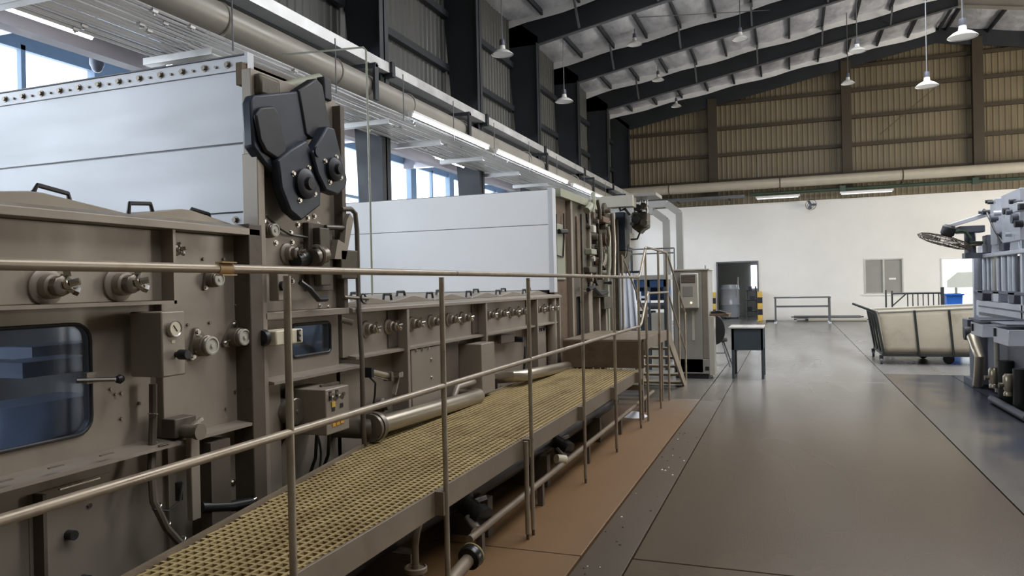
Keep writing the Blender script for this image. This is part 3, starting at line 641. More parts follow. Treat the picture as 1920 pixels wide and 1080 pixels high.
# pressure gauge box
q0, q1 = P(304,585,X=-2.5), P(346,700,X=-2.5)
gb = B(-2.68,-2.5,2.445,2.575,1.195,1.475).build('gauge_box', M_mach, wa1, bevel=.006)
MB().lathe([(0,0),(.036,0),(.038,.012),(.034,.02),(.030,.016),(0,.016)], (-2.5,2.503,1.40), (1,0,0), 24).build('gauge', M_chrome, gb)
MB().lathe([(0,.0165),(.029,.0165),(.029,.0175),(0,.0175)], (-2.5,2.503,1.40), (1,0,0), 20).build('dial', M_cream, gb)
MB().bar((-2.4815,2.492,1.415),(-2.4815,2.512,1.388),.003,.003,(1,0,0)).build('needle', M_inkd, gb)
B(-2.5,-2.498,2.495,2.515,1.338,1.35).build('tag', M_cream, gb)
MB().lathe([(0,0),(.012,0),(.012,.02),(.022,.022),(.022,.06),(.018,.066),(0,.066)], (-2.5,2.52,1.287), (1,0,0), 16).build('regulator_knob', M_black, gb)
# window latch
lt = MB().box(-2.72,-2.69,2.24,2.29,1.19,1.235).build('window_latch', M_cast, wa1)
MB().tube([(-2.70,2.20,1.21),(-2.66,2.27,1.205),(-2.62,2.33,1.20)], .010, 8).build('latch_bar', M_chrome, lt); MB().lathe([(0,-.02),(.014,-.014),(.02,0),(.014,.014),(0,.02)], (-2.62,2.335,1.2), (0,1,0), 12).build('knob', M_black, lt)
# plug-in sensor bracket with hose and its flat support leg
q = P(350,795,X=-2.6)
sb = B(-2.68,-2.60,q.y-.07,q.y+.06,.90,.985).build('sensor_bracket', M_machd, wa1, bevel=.004)
MB().cyl((-2.6,q.y-.02,.925),(-2.52,q.y-.02,.925),.03,n=14).cyl((-2.52,q.y-.02,.925),(-2.50,q.y-.02,.925),.036,n=14).build('valve_body', M_cast, sb)
MB().bar((-2.56,q.y-.04,.93),(-2.55,q.y+.04,.975),.02,.016).build('lever', M_chrome, sb)
B(-2.58,-2.55,q.y-.03,q.y+.025,.52,.91).build('support_strip', M_mach, sb, bevel=.004)
MB().cyl((-2.60,q.y-.055,.62),(-2.60,q.y-.055,.70),.016,n=10).build('hose_plug', M_black, sb)
MB().tube([P(287,720,X=-2.66),P(287,790,X=-2.66),P(284,880,X=-2.62),P(288,940,X=-2.58),P(312,990,X=-2.56),P(350,1032,X=-2.55)], .017, 8).build('hose', M_machd, wa1)
for p in ((287,776),(287,828),(294,950),(311,984),(340,1012)): q = P(*p, X=-2.58 if p[1] > 900 else -2.65); MB().torus(q, (0,.25,1) if p[1] < 900 else (0,.7,-1), .019, .0035, 12, 6).build('hose_clip', M_chrome, wa1)
MB().tube([P(288,955,X=-2.57),P(315,958,X=-2.56),P(337,940,X=-2.56),P(342,905,X=-2.57)], .006, 6).build('thin_cable', M_black, wa1)
MB().tube([P(375,952,X=-2.6),P(430,950,X=-2.6),P(470,942,X=-2.6)], .028, 10).build('drain_stub', M_pipeblack, wa1); q = P(469,942,X=-2.6); MB().cyl(q, q+Vector((.01,.03,.01)), .018, n=10).build('drain_nut', M_chrome, wa1)
for p in ((8,902),(105,875),(200,852),(308,833)): q = P(*p, X=-2.585); MB().bar(q-Vector((0,.03,0)), q+Vector((0,.03,0)), .012, .004).build('ledge_screw', M_cast, wa1)

# ------------------------------------------------------------------ first tower
tw = root('steamer_tower', (-3.9,3.65,0), 'tall tower with white stainless front sheets and dark navy gear arms', 'machine')
B(-5.3,-2.72,3.32,4.03,1.46,2.80).build('casing', M_machd, tw); B(-5.3,-3.4,3.22,4.03,0,.92).build('casing_base', M_machd, tw)
YP = 3.30
for nm_,z0,z1,dy in (('top_strip',2.755,2.835,.006),('front_sheet',2.365,2.755,0),('front_sheet',1.99,2.358,0),('bottom_strip',1.90,1.984,.006)):
    B(-5.5,-2.73,YP-dy,YP+.03,z0,z1).build(nm_, M_white, tw, bevel=.003)
B(-5.5,-2.735,YP+.004,YP+.028,2.358,2.365).build('sheet_seam', M_seam, tw)
MB().box(-5.5,-2.72,YP-.012,YP+.03,2.835,2.842).build('top_edge', M_seam, tw)
B(-2.735,-2.715,YP-.02,YP+.03,1.88,2.845).build('corner_angle', M_white, tw)
for i in range(18):
    x = -2.86-.158*i
    inst('bolt', me_boltY, (x, YP-.006, 2.795), tw); inst('bolt', me_boltYs, (x+.079, YP-.006, 2.79), tw)
    if i < 6: inst('bolt', me_boltY, (x+.03, YP-.006, 1.945), tw)
for z in (2.2,2.3,2.45,2.56,2.66,2.78,2.1): inst('bolt', me_boltYs, (-2.725, YP-.02, z), tw)
# side frame facing the aisle
MB().box(-2.72,-2.66,3.235,4.03,1.44,2.74).build('side_frame', M_mach, tw, bevel=.004)
B(-2.70,-2.60,3.20,3.255,.1,2.28).build('corner_post', M_mach, tw, bevel=.004); B(-2.74,-2.60,3.985,4.03,1.44,2.70).build('corner_post', M_machd, tw, bevel=.004)
W2 = (3.56,3.94,1.17,1.355)
holed('x',-2.74,-2.68,(3.255,4.03,1.08,1.40), rrect(*W2,.03)).build('window_panel', M_mach, tw)
MB().tube([(-2.68,p[0],p[1]) for p in rrect(*W2,.03)], .010, 8, closed=True).build('window_gasket', M_black, tw)
MB().prism(rrect(*W2,.03), 'x', -2.70, -2.695).build('window_glass', G_clear, tw, smooth=False)
B(-2.74,-2.60,3.24,4.04,1.40,1.44).build('cross_beam', M_mach, tw, bevel=.004)
B(-2.95,-2.90,3.64,3.67,1.1,1.4).build('inner_post', M_blue, tw); MB().cyl((-3.0,3.5,1.22),(-3.0,4.0,1.24),.02).build('inner_roller', M_navy, tw)
MB().prism([(-2.75,1.09),(-2.57,1.07),(-2.57,1.055),(-2.75,1.05)], 'y', 3.26, 4.12).build('lower_ledge', M_mach, tw)
B(-2.78,-2.72,3.22,4.1,.1,1.08).build('lower_panel', M_mach, tw); B(-2.72,-2.64,3.24,3.40,.2,1.06).build('lower_pillar', M_mach, tw, bevel=.006)
MB().lathe([(0,0),(.20,0),(.20,.03),(.18,.04),(0,.045)], (-2.72,3.62,.56), (1,0,0), 32).build('round_cover', M_mach, tw)
MB().tube([(-2.70,3.62+.215*math.cos(a),.56+.215*math.sin(a)) for a in [math.radians(t) for t in range(-80,75,12)]], .014, 8).build('cover_hose', M_black, tw)
MB().tube([P(500,925,X=-2.62),P(504,945,X=-2.62),P(512,942,X=-2.62),P(520,920,X=-2.62),P(540,915,X=-2.62)], .008, 6).build('loose_cable', M_cast, tw)
# flange motor beside the control box
MB().lathe([(0,0),(.085,0),(.085,.02),(.075,.03),(.06,.12),(.075,.125),(.075,.15),(.07,.155),(.012,.157),(.010,.163),(0,.163)], (-2.72,3.44,.885), (1,0,0), 28).build('flange_motor', M_cast, tw)
q = P(470/1003*260+440,705/1003*260+580-5,X=-2.56)
cb = B(-2.70,-2.42,3.505,3.735,.745,1.0).build('control_box', M_mach, tw, bevel=.006)
for y,z in ((3.545,.965),(3.61,.965)):
    MB().cyl((-2.42,y,z),(-2.40,y,z),.012,n=12).build('switch_bezel', M_chrome, cb); MB().bar((-2.40,y,z-.012),(-2.385,y+.012,z-.026),.010,.02).build('switch_lever', M_chrome, cb); B(-2.42,-2.417,y-.012,y+.012,z-.03,z+.022).build('switch_plate', M_inkd, cb)
MB().cyl((-2.42,3.675,.955),(-2.412,3.675,.955),.012,n=10).build('plug', M_machd, cb)
B(-2.42,-2.416,3.555,3.59,.895,.925).build('yellow_plate', M_yelp, cb); B(-2.42,-2.417,3.558,3.588,.872,.893).build('legend_plate', M_inkd, cb); B(-2.42,-2.417,3.64,3.67,.88,.905).build('legend_plate', M_inkd, cb)
for k in range(3): B(-2.42,-2.416,3.56+.04*k,3.59+.04*k,.785+.002*k,.805+.002*k).build('orange_mark', M_orangeink, cb)
MB().bar((-2.52,3.60,1.006),(-2.48,3.72,1.012),.02,.012).build('latch', M_cast, cb); MB().tube([(-2.55,3.6,.745),(-2.55,3.58,.6),(-2.6,3.56,.45)], .010, 6).build('cable', M_black, cb); MB().tube([(-2.5,3.65,.745),(-2.52,3.66,.6),(-2.6,3.66,.42)], .010, 6).build('cable', M_black, cb)
# cream switch pair on the pillar
sp = B(-2.66,-2.52,3.22,3.45,1.265,1.345).build('switch_box', M_cream, tw, bevel=.008)
for y in (3.30,3.41):
    B(-2.52,-2.516,y-.016,y+.016,1.275,1.34).build('switch_plate', M_inkd, sp)
    for z in (1.292,1.322): MB().cyl((-2.516,y,z),(-2.508,y,z),.010,n=10).build('button', M_chrome, sp)
MB().lathe([(0,-.03),(.04,-.025),(.045,0),(.03,.02),(0,.03)], (-2.58,3.20,1.31), (0,1,0), 16).build('rubber_plug', M_black, sp)
B(-5.2,-2.76,4.035,4.05,.95,1.44).build('inner_sheet', M_white, tw)  # pale sheet added behind the window to brighten the interior
MB().cyl((-3.3,3.5,1.43),(-3.3,3.95,1.43),.012,n=8).build('added_inner_light', E_innerglow, tw)  # added light behind the tower window
# bearings and adjusters on the side frame
for p,s_ in (((508,432),.8),): q = P(*p,X=-2.62); tribearing(tw,q.y,q.z,-2.66,True,s_,.4)
q = P(548,475,X=-2.62); bearing(tw,q.y,q.z,-2.66,True,.9)
MB().tube([P(500,405,X=-2.63),P(520,425,X=-2.63),P(545,440,X=-2.63),P(575,445,X=-2.63),P(605,440,X=-2.63)], .008, 6).build('grease_line', M_oily, tw)
MB().box(-2.66,-2.62,3.66,3.90,1.55,1.95).build('bearing_plate', M_machd, tw, bevel=.004)
for k in range(9):
    a = math.radians(k*36-50); inst('bolt', me_bolt, (-2.66,3.72+.17*math.cos(a),1.78+.20*math.sin(a)), tw)
MB().box(-2.62,-2.57,3.70,3.80,1.58,1.92).build('slide_block', M_oily, tw, bevel=.006)
MB().cyl((-2.56,3.60,1.74),(-2.56,3.72,1.76),.05,n=16).build('screw_housing', M_cast, tw); MB().torus((-2.54,3.62,1.75),(0,1,.1),.055,.012,18,6).build('hand_wheel', M_cast, tw)
MB().cyl((-2.60,3.5,1.72),(-2.60,3.6,1.74),.045,n=14).build('adjuster_nut', M_black, tw)
MB().prism([(3.86,1.74),(3.98,1.74),(4.08,2.0),(4.04,2.03),(4.0,1.98),(3.97,1.84),(3.90,1.86)], 'x', -2.62,-2.58).build('toggle_bracket', M_mach, tw)
MB().cyl((-2.60,3.80,1.93),(-2.60,4.03,1.94),.014,n=8).build('tie_bar', M_machd, tw)
MB().tube([(-2.57,3.50,1.60),(-2.55,3.56,1.56),(-2.55,3.64,1.50),(-2.57,3.75,1.50)], .016, 8).build('bent_link', M_black, tw)
B(-2.62,-2.58,3.93,4.12,1.62,1.80).build('junction_plate', M_oily, tw, bevel=.006); B(-2.60,-2.54,3.27,3.36,1.50,1.66).build('cover_plate', M_mach, tw, bevel=.006)
MB().cyl((-2.56,3.30,1.58),(-2.52,3.30,1.58),.026,n=14).build('plug', M_black, tw); MB().cyl((-2.62,3.45,1.66),(-2.50,3.45,1.66),.012,n=8).build('pin', M_chrome, tw)
for p in ((525,455),(553,436),(580,430),(597,405),(604,425),(570,500),(604,560),(608,573),(624,575),(603,510),(622,522),(544,527),(556,527)):
    q = P(*p,X=-2.63); bolt(tw,q.y,q.z,-2.66)
# navy gear arms on top (outlines measured in the plane of the cover)
PX = lambda pts, X: [(P(*p,X=X).y, P(*p,X=X).z) for p in pts]
MB().prism(PX([(471,192),(477,178),(560,170),(575,176),(582,250),(560,300),(545,330),(520,332),(496,304),(475,275)],-2.58), 'x', -2.645,-2.58).build('gear_case', M_navy, tw, bevel=.012)
MB().prism(PX([(480,215),(490,200),(515,198),(525,215),(533,255),(539,285),(534,297),(520,298),(500,285),(488,262)],-2.555), 'x', -2.58,-2.555).build('gear_case_face', M_navyd, tw, bevel=.02)
MB().prism(PX([(560,168),(594,146),(606,160),(613,200),(622,240),(600,250),(586,262),(574,252)],-2.57), 'x', -2.64,-2.57).build('upper_bracket', M_navyd, tw, bevel=.012)
arm1 = MB().prism(PX([(522,300),(545,280),(575,262),(592,300),(602,345),(602,385),(566,414),(545,396),(528,352)],-2.535), 'x', -2.60,-2.535).build('gear_arm', M_navy, tw, bevel=.012)
arm2 = MB().prism(PX([(586,285),(600,262),(614,236),(628,240),(640,290),(652,335),(650,350),(634,366),(612,358),(596,325)],-2.51), 'x', -2.58,-2.51).build('gear_arm', M_navy, tw, bevel=.012)
for ar,p,x,r_ in ((arm1,(570,345),-2.535,.085),(arm2,(624,318),-2.51,.07)):
    q = P(*p,X=x); MB().lathe([(0,0),(r_,0),(r_,.02),(r_*.7,.035),(r_*.45,.035),(r_*.4,.055),(0,.058)], (x,q.y,q.z), (1,0,0), 24).build('hub', M_navyd, ar)
    for k in range(4):
        a = math.radians(45+90*k+20); inst('bolt', me_bolt, (x,q.y+1.25*r_*math.cos(a),q.z+1.25*r_*math.sin(a)), ar)
q = P(592,285,X=-2.52); MB().cyl((-2.6,q.y,q.z),(-2.50,q.y,q.z),.03,n=14).build('pivot_pin', M_navy, tw)
q0,q1 = P(517,166,X=-2.72), P(598,146,X=-2.72)
MB().cyl(q0,q1,.028,n=16).build('tension_cylinder', M_olive, tw); MB().cyl(q0-Vector((0,.09,.01)),q0,.04,n=14).build('cylinder_end', M_oily, tw)
MB().box(-2.74,-2.64,3.88,3.96,2.72,2.86).build('cylinder_mount', M_navyd, tw, bevel=.01); MB().box(-2.74,-2.62,3.26,3.44,2.60,2.72).build('cylinder_mount', M_oily, tw, bevel=.02)
B(-2.76,-2.72,3.24,3.98,2.66,2.78).build('top_rail', M_rust, tw)
MB().tube([P(640,392,X=-2.6),P(658,392,X=-2.6),P(666,400,X=-2.6),P(669,430,X=-2.6),P(672,560,X=-2.58),P(679,680,X=-2.5),P(681,800,X=-2.48),P(684,842,X=-2.48),P(694,852,X=-2.48),P(760,832,X=-2.48),P(860,795,X=-2.48)], .0155, 10).build('air_pipe', M_machd, tw)
MB().cyl(P(645,557,X=-2.6),P(690,560,X=-2.56),.012,n=8).build('pipe_tee', M_cast, tw); q = P(682,560,X=-2.56); MB().torus(q,(1,0,.2),.03,.006,14,6).build('valve_wheel', M_black, tw)
q = P(641,600,X=-2.6); MB().cyl(q,q+Vector((.06,.03,-.02)),.018,n=8).build('latch', M_cast, tw)

# ------------------------------------------------------------------ second washing compartment
wb2 = root('washing_box', (-3.9,6.3,0), 'long low grey washing compartment with a row of bearings behind the walkway', 'machine')
B(-5.25,-2.72,4.06,8.60,.1,1.42).build('tank', M_mach, wb2); B(-2.72,-2.67,4.06,8.60,1.12,1.41).build('upper_panel', M_mach, wb2)
MB().prism([(-2.80,1.405),(-2.58,1.405),(-2.58,1.43),(-2.63,1.45),(-2.80,1.45)], 'y', 4.05, 8.62).build('top_flange', M_mach, wb2, bevel=.003)
for a,b in ((4.12,4.76),(4.80,6.24),(6.28,7.70),(7.74,8.6)): MB().prism([(-2.73,1.135),(-2.61,1.12),(-2.61,1.105),(-2.73,1.10)], 'y', a, b).build('ledge', M_mach, wb2)
for y in (4.78,6.26,7.72,8.56): B(-2.73,-2.585,y-.018,y+.018,.15,1.41).build('rib', M_mach, wb2, bevel=.004)
for y in (4.62,6.10,7.56): B(-2.72,-2.66,y,y+.14,1.14,1.40).build('rib_pad', M_machd, wb2)
for i,yc in enumerate((4.44,5.08,5.76,6.55,7.28,8.08)):
    w_ = .33 if i < 3 else .37
    MB().prism([(yc-w_,1.45),(yc+w_,1.45),(yc+w_,1.458),(yc+.03,1.497),(yc-.03,1.497),(yc-w_,1.458)], 'x', -4.9,-2.70).build('lid', M_mach, wb2, bevel=.003)
    lid_handle(wb2, yc+.02, 1.493, -2.82, .13, .035, 0); lid_handle(wb2, yc-.29, 1.462, -2.76, .12, .05, 0)
for y in (4.34,4.63,4.98,5.30,5.63,5.90,6.46,6.75,7.09,7.35,7.93,8.22,8.44): bearing(wb2, y, 1.285, -2.67, True, .85)
# raised door and other fittings
dp = B(-2.72,-2.62,4.88,5.36,.60,1.10).build('access_door', M_mach, wb2, bevel=.006); B(-2.73,-2.655,5.36,5.78,.58,1.12).build('access_plate', M_machd, wb2)
for y,z in ((5.2,1.0),(5.2,.86),(4.95,1.09),(5.05,1.09),(5.15,1.09),(4.95,.62),(5.05,.62),(5.15,.62)): inst('bolt', me_bolt, (-2.62,y,z), dp)
ac = MB().cyl(P(692,697,X=-2.54),P(728,705,X=-2.54),.02,n=14).build('air_cylinder', M_inox, wb2)
MB().cyl(P(692,692,X=-2.55),P(727,700,X=-2.55),.005,n=6).build('tie_rod', M_cast, ac); MB().cyl(P(692,704,X=-2.53),P(727,712,X=-2.53),.005,n=6).build('tie_rod', M_cast, ac)
q = P(692,698,X=-2.54); MB().box(-2.58,-2.51,q.y-.02,q.y+.01,q.z-.032,q.z+.032).build('cylinder_head', M_black, ac); q = P(728,706,X=-2.54); MB().box(-2.57,-2.51,q.y-.01,q.y+.015,q.z-.03,q.z+.03).build('cylinder_head', M_cast, ac)
MB().cyl(P(728,706,X=-2.54),P(750,703,X=-2.54),.007,n=8).build('piston_rod', M_chrome, ac); q = P(745,703,X=-2.54); MB().box(-2.57,-2.51,q.y-.03,q.y+.03,q.z-.015,q.z+.02).build('clevis', M_chrome, ac)
MB().bar(P(746,705,X=-2.55),P(738,740,X=-2.55),.03,.015).build('crank_lever', M_mach, ac); MB().tube([P(692,706,X=-2.54),P(704,718,X=-2.53),P(703,740,X=-2.54),P(699,765,X=-2.58)], .007, 6).build('air_hose', M_black, ac)
q = P(735,760,X=-2.6); MB().lathe([(0,0),(.05,0),(.05,.05),(.035,.06),(.035,.1),(0,.1)], (-2.72,q.y,q.z), (1,0,0), 16).build('drain_valve', M_machd, wb2)
gb2 = B(-2.72,-2.50,5.92,6.22,.62,1.06).build('sensor_box', M_mach, wb2, bevel=.006)
q = P(946,645,X=-2.65); MB().cyl((-2.72,6.55,1.0),(-2.69,6.55,1.0),.025,n=12).build('gauge', M_chrome, wb2); B(-2.72,-2.69,6.58,6.66,.80,.84).build('rubber_latch', M_black, wb2)
MB().bar((-2.66,6.75,1.04),(-2.66,7.12,1.03),.04,.08).build('pull_handle', M_machd, wb2); MB().cyl((-2.72,7.28,1.0),(-2.60,7.28,1.0),.03,n=12).build('handle_knob', M_black, wb2); B(-2.72,-2.69,5.43,5.51,.82,.86).build('rubber_latch', M_black, wb2)
hd = B(-2.72,-2.68,7.95,8.28,.52,1.06).build('hatch', M_mach, wb2, bevel=.006)
for y in (8.0,8.1,8.2): B(-2.68,-2.66,y-.03,y+.03,1.035,1.06).build('hinge', M_black, hd)
MB().cyl((-2.66,8.45,.2),(-2.66,8.45,1.40),.06,n=16).build('corner_tube', M_mach, wb2)
# large stainless pipes low on the compartment
def bigpipe(parent, pts, r, flange=None):
    pp = MB().tube(pts, r, 20).build('steam_pipe', M_inox, parent)
    if flange is not None:
        MB().cyl(flange[0],flange[1],r*1.55,n=24).build('pipe_flange', M_cast, pp)
    return pp
p0, p1 = P(702,800,X=-2.48), P(895,744,X=-2.48)
bigpipe(wb2, [p0,p0.lerp(p1,.5),p1,p1+Vector((-.02,.06,0)),p1+Vector((-.06,.09,0)),p1+Vector((-.25,.10,0))], .060, (p0+Vector((0,-.02,0)),p0+Vector((0,.02,0))))
MB().cyl(p0+Vector((0,-.055,0)),p0+Vector((0,-.03,0)),.088,n=24).build('pipe_flange', M_cast, wb2); MB().tube([p0+Vector((0,-.05,0)),p0+Vector((-.05,-.09,0)),p0+Vector((-.25,-.1,0))],.06,16).build('pipe_elbow', M_machd, wb2)
p0, p1 = P(975,706,X=-2.45), P(1078,684,X=-2.45)
bigpipe(wb2, [p0+Vector((-.3,-.02,-.02)),p0+Vector((-.06,0,0)),p0+Vector((0,.08,.0)),p0.lerp(p1,.5),p1], .058, (p1+Vector((0,-.02,0)),p1+Vector((0,.03,0))))
q = P(862,752,X=-2.56); MB().tube([(-2.60,q.y-.15,q.z-.2),(-2.56,q.y-.12,q.z+.05),(-2.56,q.y-.04,q.z+.12),(-2.56,q.y+.3,q.z+.12)], .025, 10).build('curved_pipe', M_mach, wb2); MB().cyl((-2.62,q.y+.12,q.z-.03),(-2.5,q.y+.14,q.z-.01),.04,n=12).build('valve', M_cast, wb2); MB().torus((-2.5,q.y+.14,q.z-.01),(1,.2,.1),.045,.008,16,6).build('valve_wheel', M_chrome, wb2)
MB().tube([P(985,650,X=-2.56),P(983,690,X=-2.55),P(985,715,X=-2.55),P(978,735,X=-2.6)], .014, 8).build('hose', M_black, wb2); MB().tube([P(930,710,X=-2.6),P(931,745,X=-2.6),P(938,760,X=-2.55)], .014, 8).build('hose', M_black, wb2)
for p in ((917,732),(942,724)): q = P(*p,X=-2.7); bolt(wb2,q.y,q.z,-2.72,True)

# ------------------------------------------------------------------ second tower
t2 = root('steamer_tower', (-3.9,9.4,0), 'farther tower with white front sheets and rusty open side, beyond the low compartment', 'machine')
YQ = 8.40
B(-5.4,-2.72,8.50,10.1,1.45,2.62).build('casing', M_machd, t2); B(-5.4,-3.5,8.62,10.1,0,1.45).build('casing_base', M_machd, t2)
for nm_,z0,z1 in (('front_sheet',2.275,2.68),('front_sheet',1.50,2.268)): B(-5.5,-2.66,YQ,YQ+.03,z0,z1).build(nm_, M_whitelit, t2, bevel=.003)
B(-5.5,-2.66,YQ+.004,YQ+.028,2.268,2.275).build('sheet_seam', M_seam, t2); B(-5.5,-2.66,YQ+.005,YQ+.04,2.68,2.688).build('top_edge', M_seam, t2)
B(-2.66,-2.60,YQ-.01,YQ+.12,1.47,2.70).build('corner_post', M_white, t2, bevel=.004)
B(-2.70,-2.64,8.52,9.12,.1,2.66).build('side_panel', M_rust, t2); B(-2.70,-2.62,9.16,10.05,1.40,2.66).build('side_panel', M_oily, t2); B(-2.70,-2.62,9.16,9.4,.1,1.40).build('side_panel', M_rust, t2)
B(-2.66,-2.58,9.10,9.18,.1,2.66).build('post', M_mach, t2, bevel=.004); B(-2.66,-2.58,10.03,10.12,.1,2.66).build('post', M_mach, t2, bevel=.004)
B(-2.64,-2.62,8.60,8.95,1.62,2.30).build('olive_door', M_olive, t2, bevel=.006); MB().tube([P(p[0],p[1],X=-2.61) for p in ((1043,402),(1043,478),(1056,482),(1058,440),(1057,400))], .010, 6).build('door_cable', M_black, t2)
MB().cyl(P(1048,434,X=-2.6),P(1062,434,X=-2.6),.03,n=10).build('latch', M_black, t2)
B(-2.63,-2.60,9.45,9.60,1.7,2.45).build('guide_strip', M_rust, t2, bevel=.004); B(-2.63,-2.60,9.70,9.78,1.6,2.5).build('guide_strip', M_oily, t2, bevel=.004)
MB().prism([(-2.76,2.62),(-2.56,2.62),(-2.56,2.72),(-2.76,2.72)], 'y', 8.6, 10.4).build('top_channel', M_olive, t2)
B(-2.72,-2.66,9.42,10.0,.75,1.38).build('opening_shade', M_black, t2); B(-2.68,-2.655,9.46,9.95,.62,.76).build('pale_cover', M_fabric, t2)  # black block: shade inside the side opening put into colour
# open gear train
gt = [(1110,402,.20,M_black),(1116,445,.16,M_black),(1132,425,.14,M_oily),(1128,468,.11,M_oily),(1140,395,.12,M_oily),(1112,485,.10,M_oily),(1140,448,.10,M_rust),(1126,520,.12,M_oily),(1144,508,.10,M_black),(1110,535,.08,M_black)]
B(-2.80,-2.66,10.12,12.0,.1,2.66).build('gear_plate', M_oily, t2); B(-2.66,-2.60,11.15,11.25,.1,2.5).build('post', M_olive, t2); B(-2.66,-2.60,11.9,12.0,.1,2.6).build('post', M_oily, t2)
for i,(x,y,r_,m_) in enumerate(gt):
    q = P(x,y,X=-2.58); n_ = 26; pr = []
    for k in range(n_*2):
        rr = r_ if (k//1)%2 == 0 else r_*.92; a = math.pi*k/n_; pr.append((q.y+rr*math.cos(a), q.z+rr*math.sin(a)))
    gg = MB().prism(pr,'x',-2.66,-2.60-.015*(i%3)).build('gear', m_, t2); MB().cyl((-2.62,q.y,q.z),(-2.54,q.y,q.z),r_*.32,n=12).build('hub', M_cast, gg)
for i,(a,b,r_) in enumerate((((1112,362),(1110,398),.035),((1140,425),(1141,470),.025),((1125,440),(1124,520),.03),((1141,455),(1140,520),.03),((1148,400),(1150,520),.035),((1120,375),(1124,410),.03),((1100,395),(1106,385),.05),((1135,478),(1130,500),.03))):
    MB().tube([P(*a,X=-2.52),P((a[0]+b[0])/2+2,(a[1]+b[1])/2,X=-2.5),P(*b,X=-2.52)], r_, 8).build('conduit', (M_olive,M_cast,M_oily)[i%3], t2)
for i,(x0,y0,x1,y1,m_) in enumerate(((1112,422,1117,437,M_cab2),(1108,466,1118,478,M_olive),(1130,405,1142,420,M_rust),(1128,484,1138,498,M_rust),(1104,500,1120,512,M_oily),(1120,545,1136,556,M_oily),(1132,557,1146,578,M_oily),(1103,545,1110,630,M_mach),(1122,558,1126,625,M_mach))):
    a, b = P(x0,y0,X=-2.54), P(x1,y1,X=-2.54); B(-2.64,-2.53,min(a.y,b.y),max(a.y,b.y),min(a.z,b.z),max(a.z,b.z)).build('fitting_block', m_, t2, bevel=.01)
for z in (.2,.5): B(-2.68,-2.56,10.2,11.9,z,z+.06).build('cross_tie', M_mach, t2)
for y in (10.45,10.9,11.4): B(-2.66,-2.58,y,y+.10,.1,1.35).build('pillar', M_mach, t2, bevel=.005)
for i in range(18):
    x = random.uniform(1104,1148); y = random.uniform(385,535); q = P(x,y,X=-2.56); MB().cyl((-2.66,q.y,q.z),(-2.52-.05*random.random(),q.y,q.z),random.uniform(.02,.045),n=8).build('nut', random.choice((M_cast,M_oily,M_black,M_cab2)), t2)
MB().tube([P(1103,543,X=-2.5),P(1112,538,X=-2.5),P(1125,552,X=-2.48),P(1138,548,X=-2.5)], .03, 6).build('cable', M_black, t2)
# navy drive box and the hanging valve group beyond
db = root('drive_unit', (-2.55,12.1,0), 'dark navy drive box with pale side strip beyond the farther tower', 'machine')
a, b = P(1152,398,Y=12.05), P(1173,470,Y=12.05)
B(a.x,b.x,12.05,12.6,b.z,a.z).build('box', M_navy, db, bevel=.02); MB().prism([(a.x,b.z),(b.x,b.z),(b.x-.02,b.z-.12),(a.x+.08,b.z-.36),(a.x,b.z-.36)],'y',12.05,12.5).build('tapered_guard', M_oily, db)
c, d = P(1173,436,Y=12.1), P(1181,464,Y=12.1); B(c.x,d.x,12.1,12.5,d.z,c.z).build('side_strip', M_cab, db)
B(a.x-.16,a.x-.02,12.1,12.5,0,a.z-.1).build('stand', M_mach, db)
MB().tube([P(1152,480,Y=12.0),P(1165,492,Y=12.0),P(1175,480,Y=12.0),P(1178,458,Y=12.0)], .008, 6).build('cable', M_black, db)
vg = root('valve_group', (-2.35,12.3,2.3), 'cluster of dark valves and pipes hanging beside the navy drive box', 'valves')
a, b = P(1184,398,Y=12.2), P(1214,437,Y=12.2)
MB().prism([(a.x,a.z),(b.x,a.z),(b.x,b.z+.1),(b.x-.08,b.z+.06),(a.x+.12,b.z),(a.x,b.z+.1)],'y',12.2,12.5).build('manifold', M_oily, vg, bevel=.02)
for x,r_,m_ in ((1189,.02,M_cab2),(1203,.02,M_cab2),(1213,.018,M_galv)): q = P(x,400,Y=12.25); MB().cyl(q,(q.x,q.y,P(x,368,Y=12.25).z),r_,n=8).build('riser', m_, vg)
for x,y,r_,m_ in ((1196,390,.06,M_black),(1207,386,.05,M_oily),(1193,412,.07,M_black),(1208,418,.06,M_oily),(1183,404,.03,M_cab2),(1186,420,.03,M_cast)): q = P(x,y,Y=12.15); MB().cyl(q+Vector((0,-.06,0)),q+Vector((0,.2,0)),r_,n=12).build('valve_body', m_, vg)
MB().tube([P(1200,436,Y=12.2),P(1195,448,Y=12.2),P(1186,449,Y=12.2),P(1177,449,Y=12.2)], .015, 8).build('cable', M_black, vg)
a, b = P(1113,372,Y=11.6), P(1186,386,Y=11.6); B(a.x,b.x,11.6,11.9,b.z,a.z+.02).build('carrier_beam', M_cab2, vg); B(b.x-.1,b.x+.35,11.7,12.3,a.z,a.z+.05).build('carrier_plate', M_cab, vg)
MB().tube([P(1160,386,Y=11.7),P(1163,395,Y=11.7),P(1172,392,Y=11.7),P(1180,402,Y=12.0)], .02, 8).build('loop_cable', M_black, vg)
B(-2.8,-2.72,11.6,11.7,0,2.7).build('support_post', M_oily, vg)

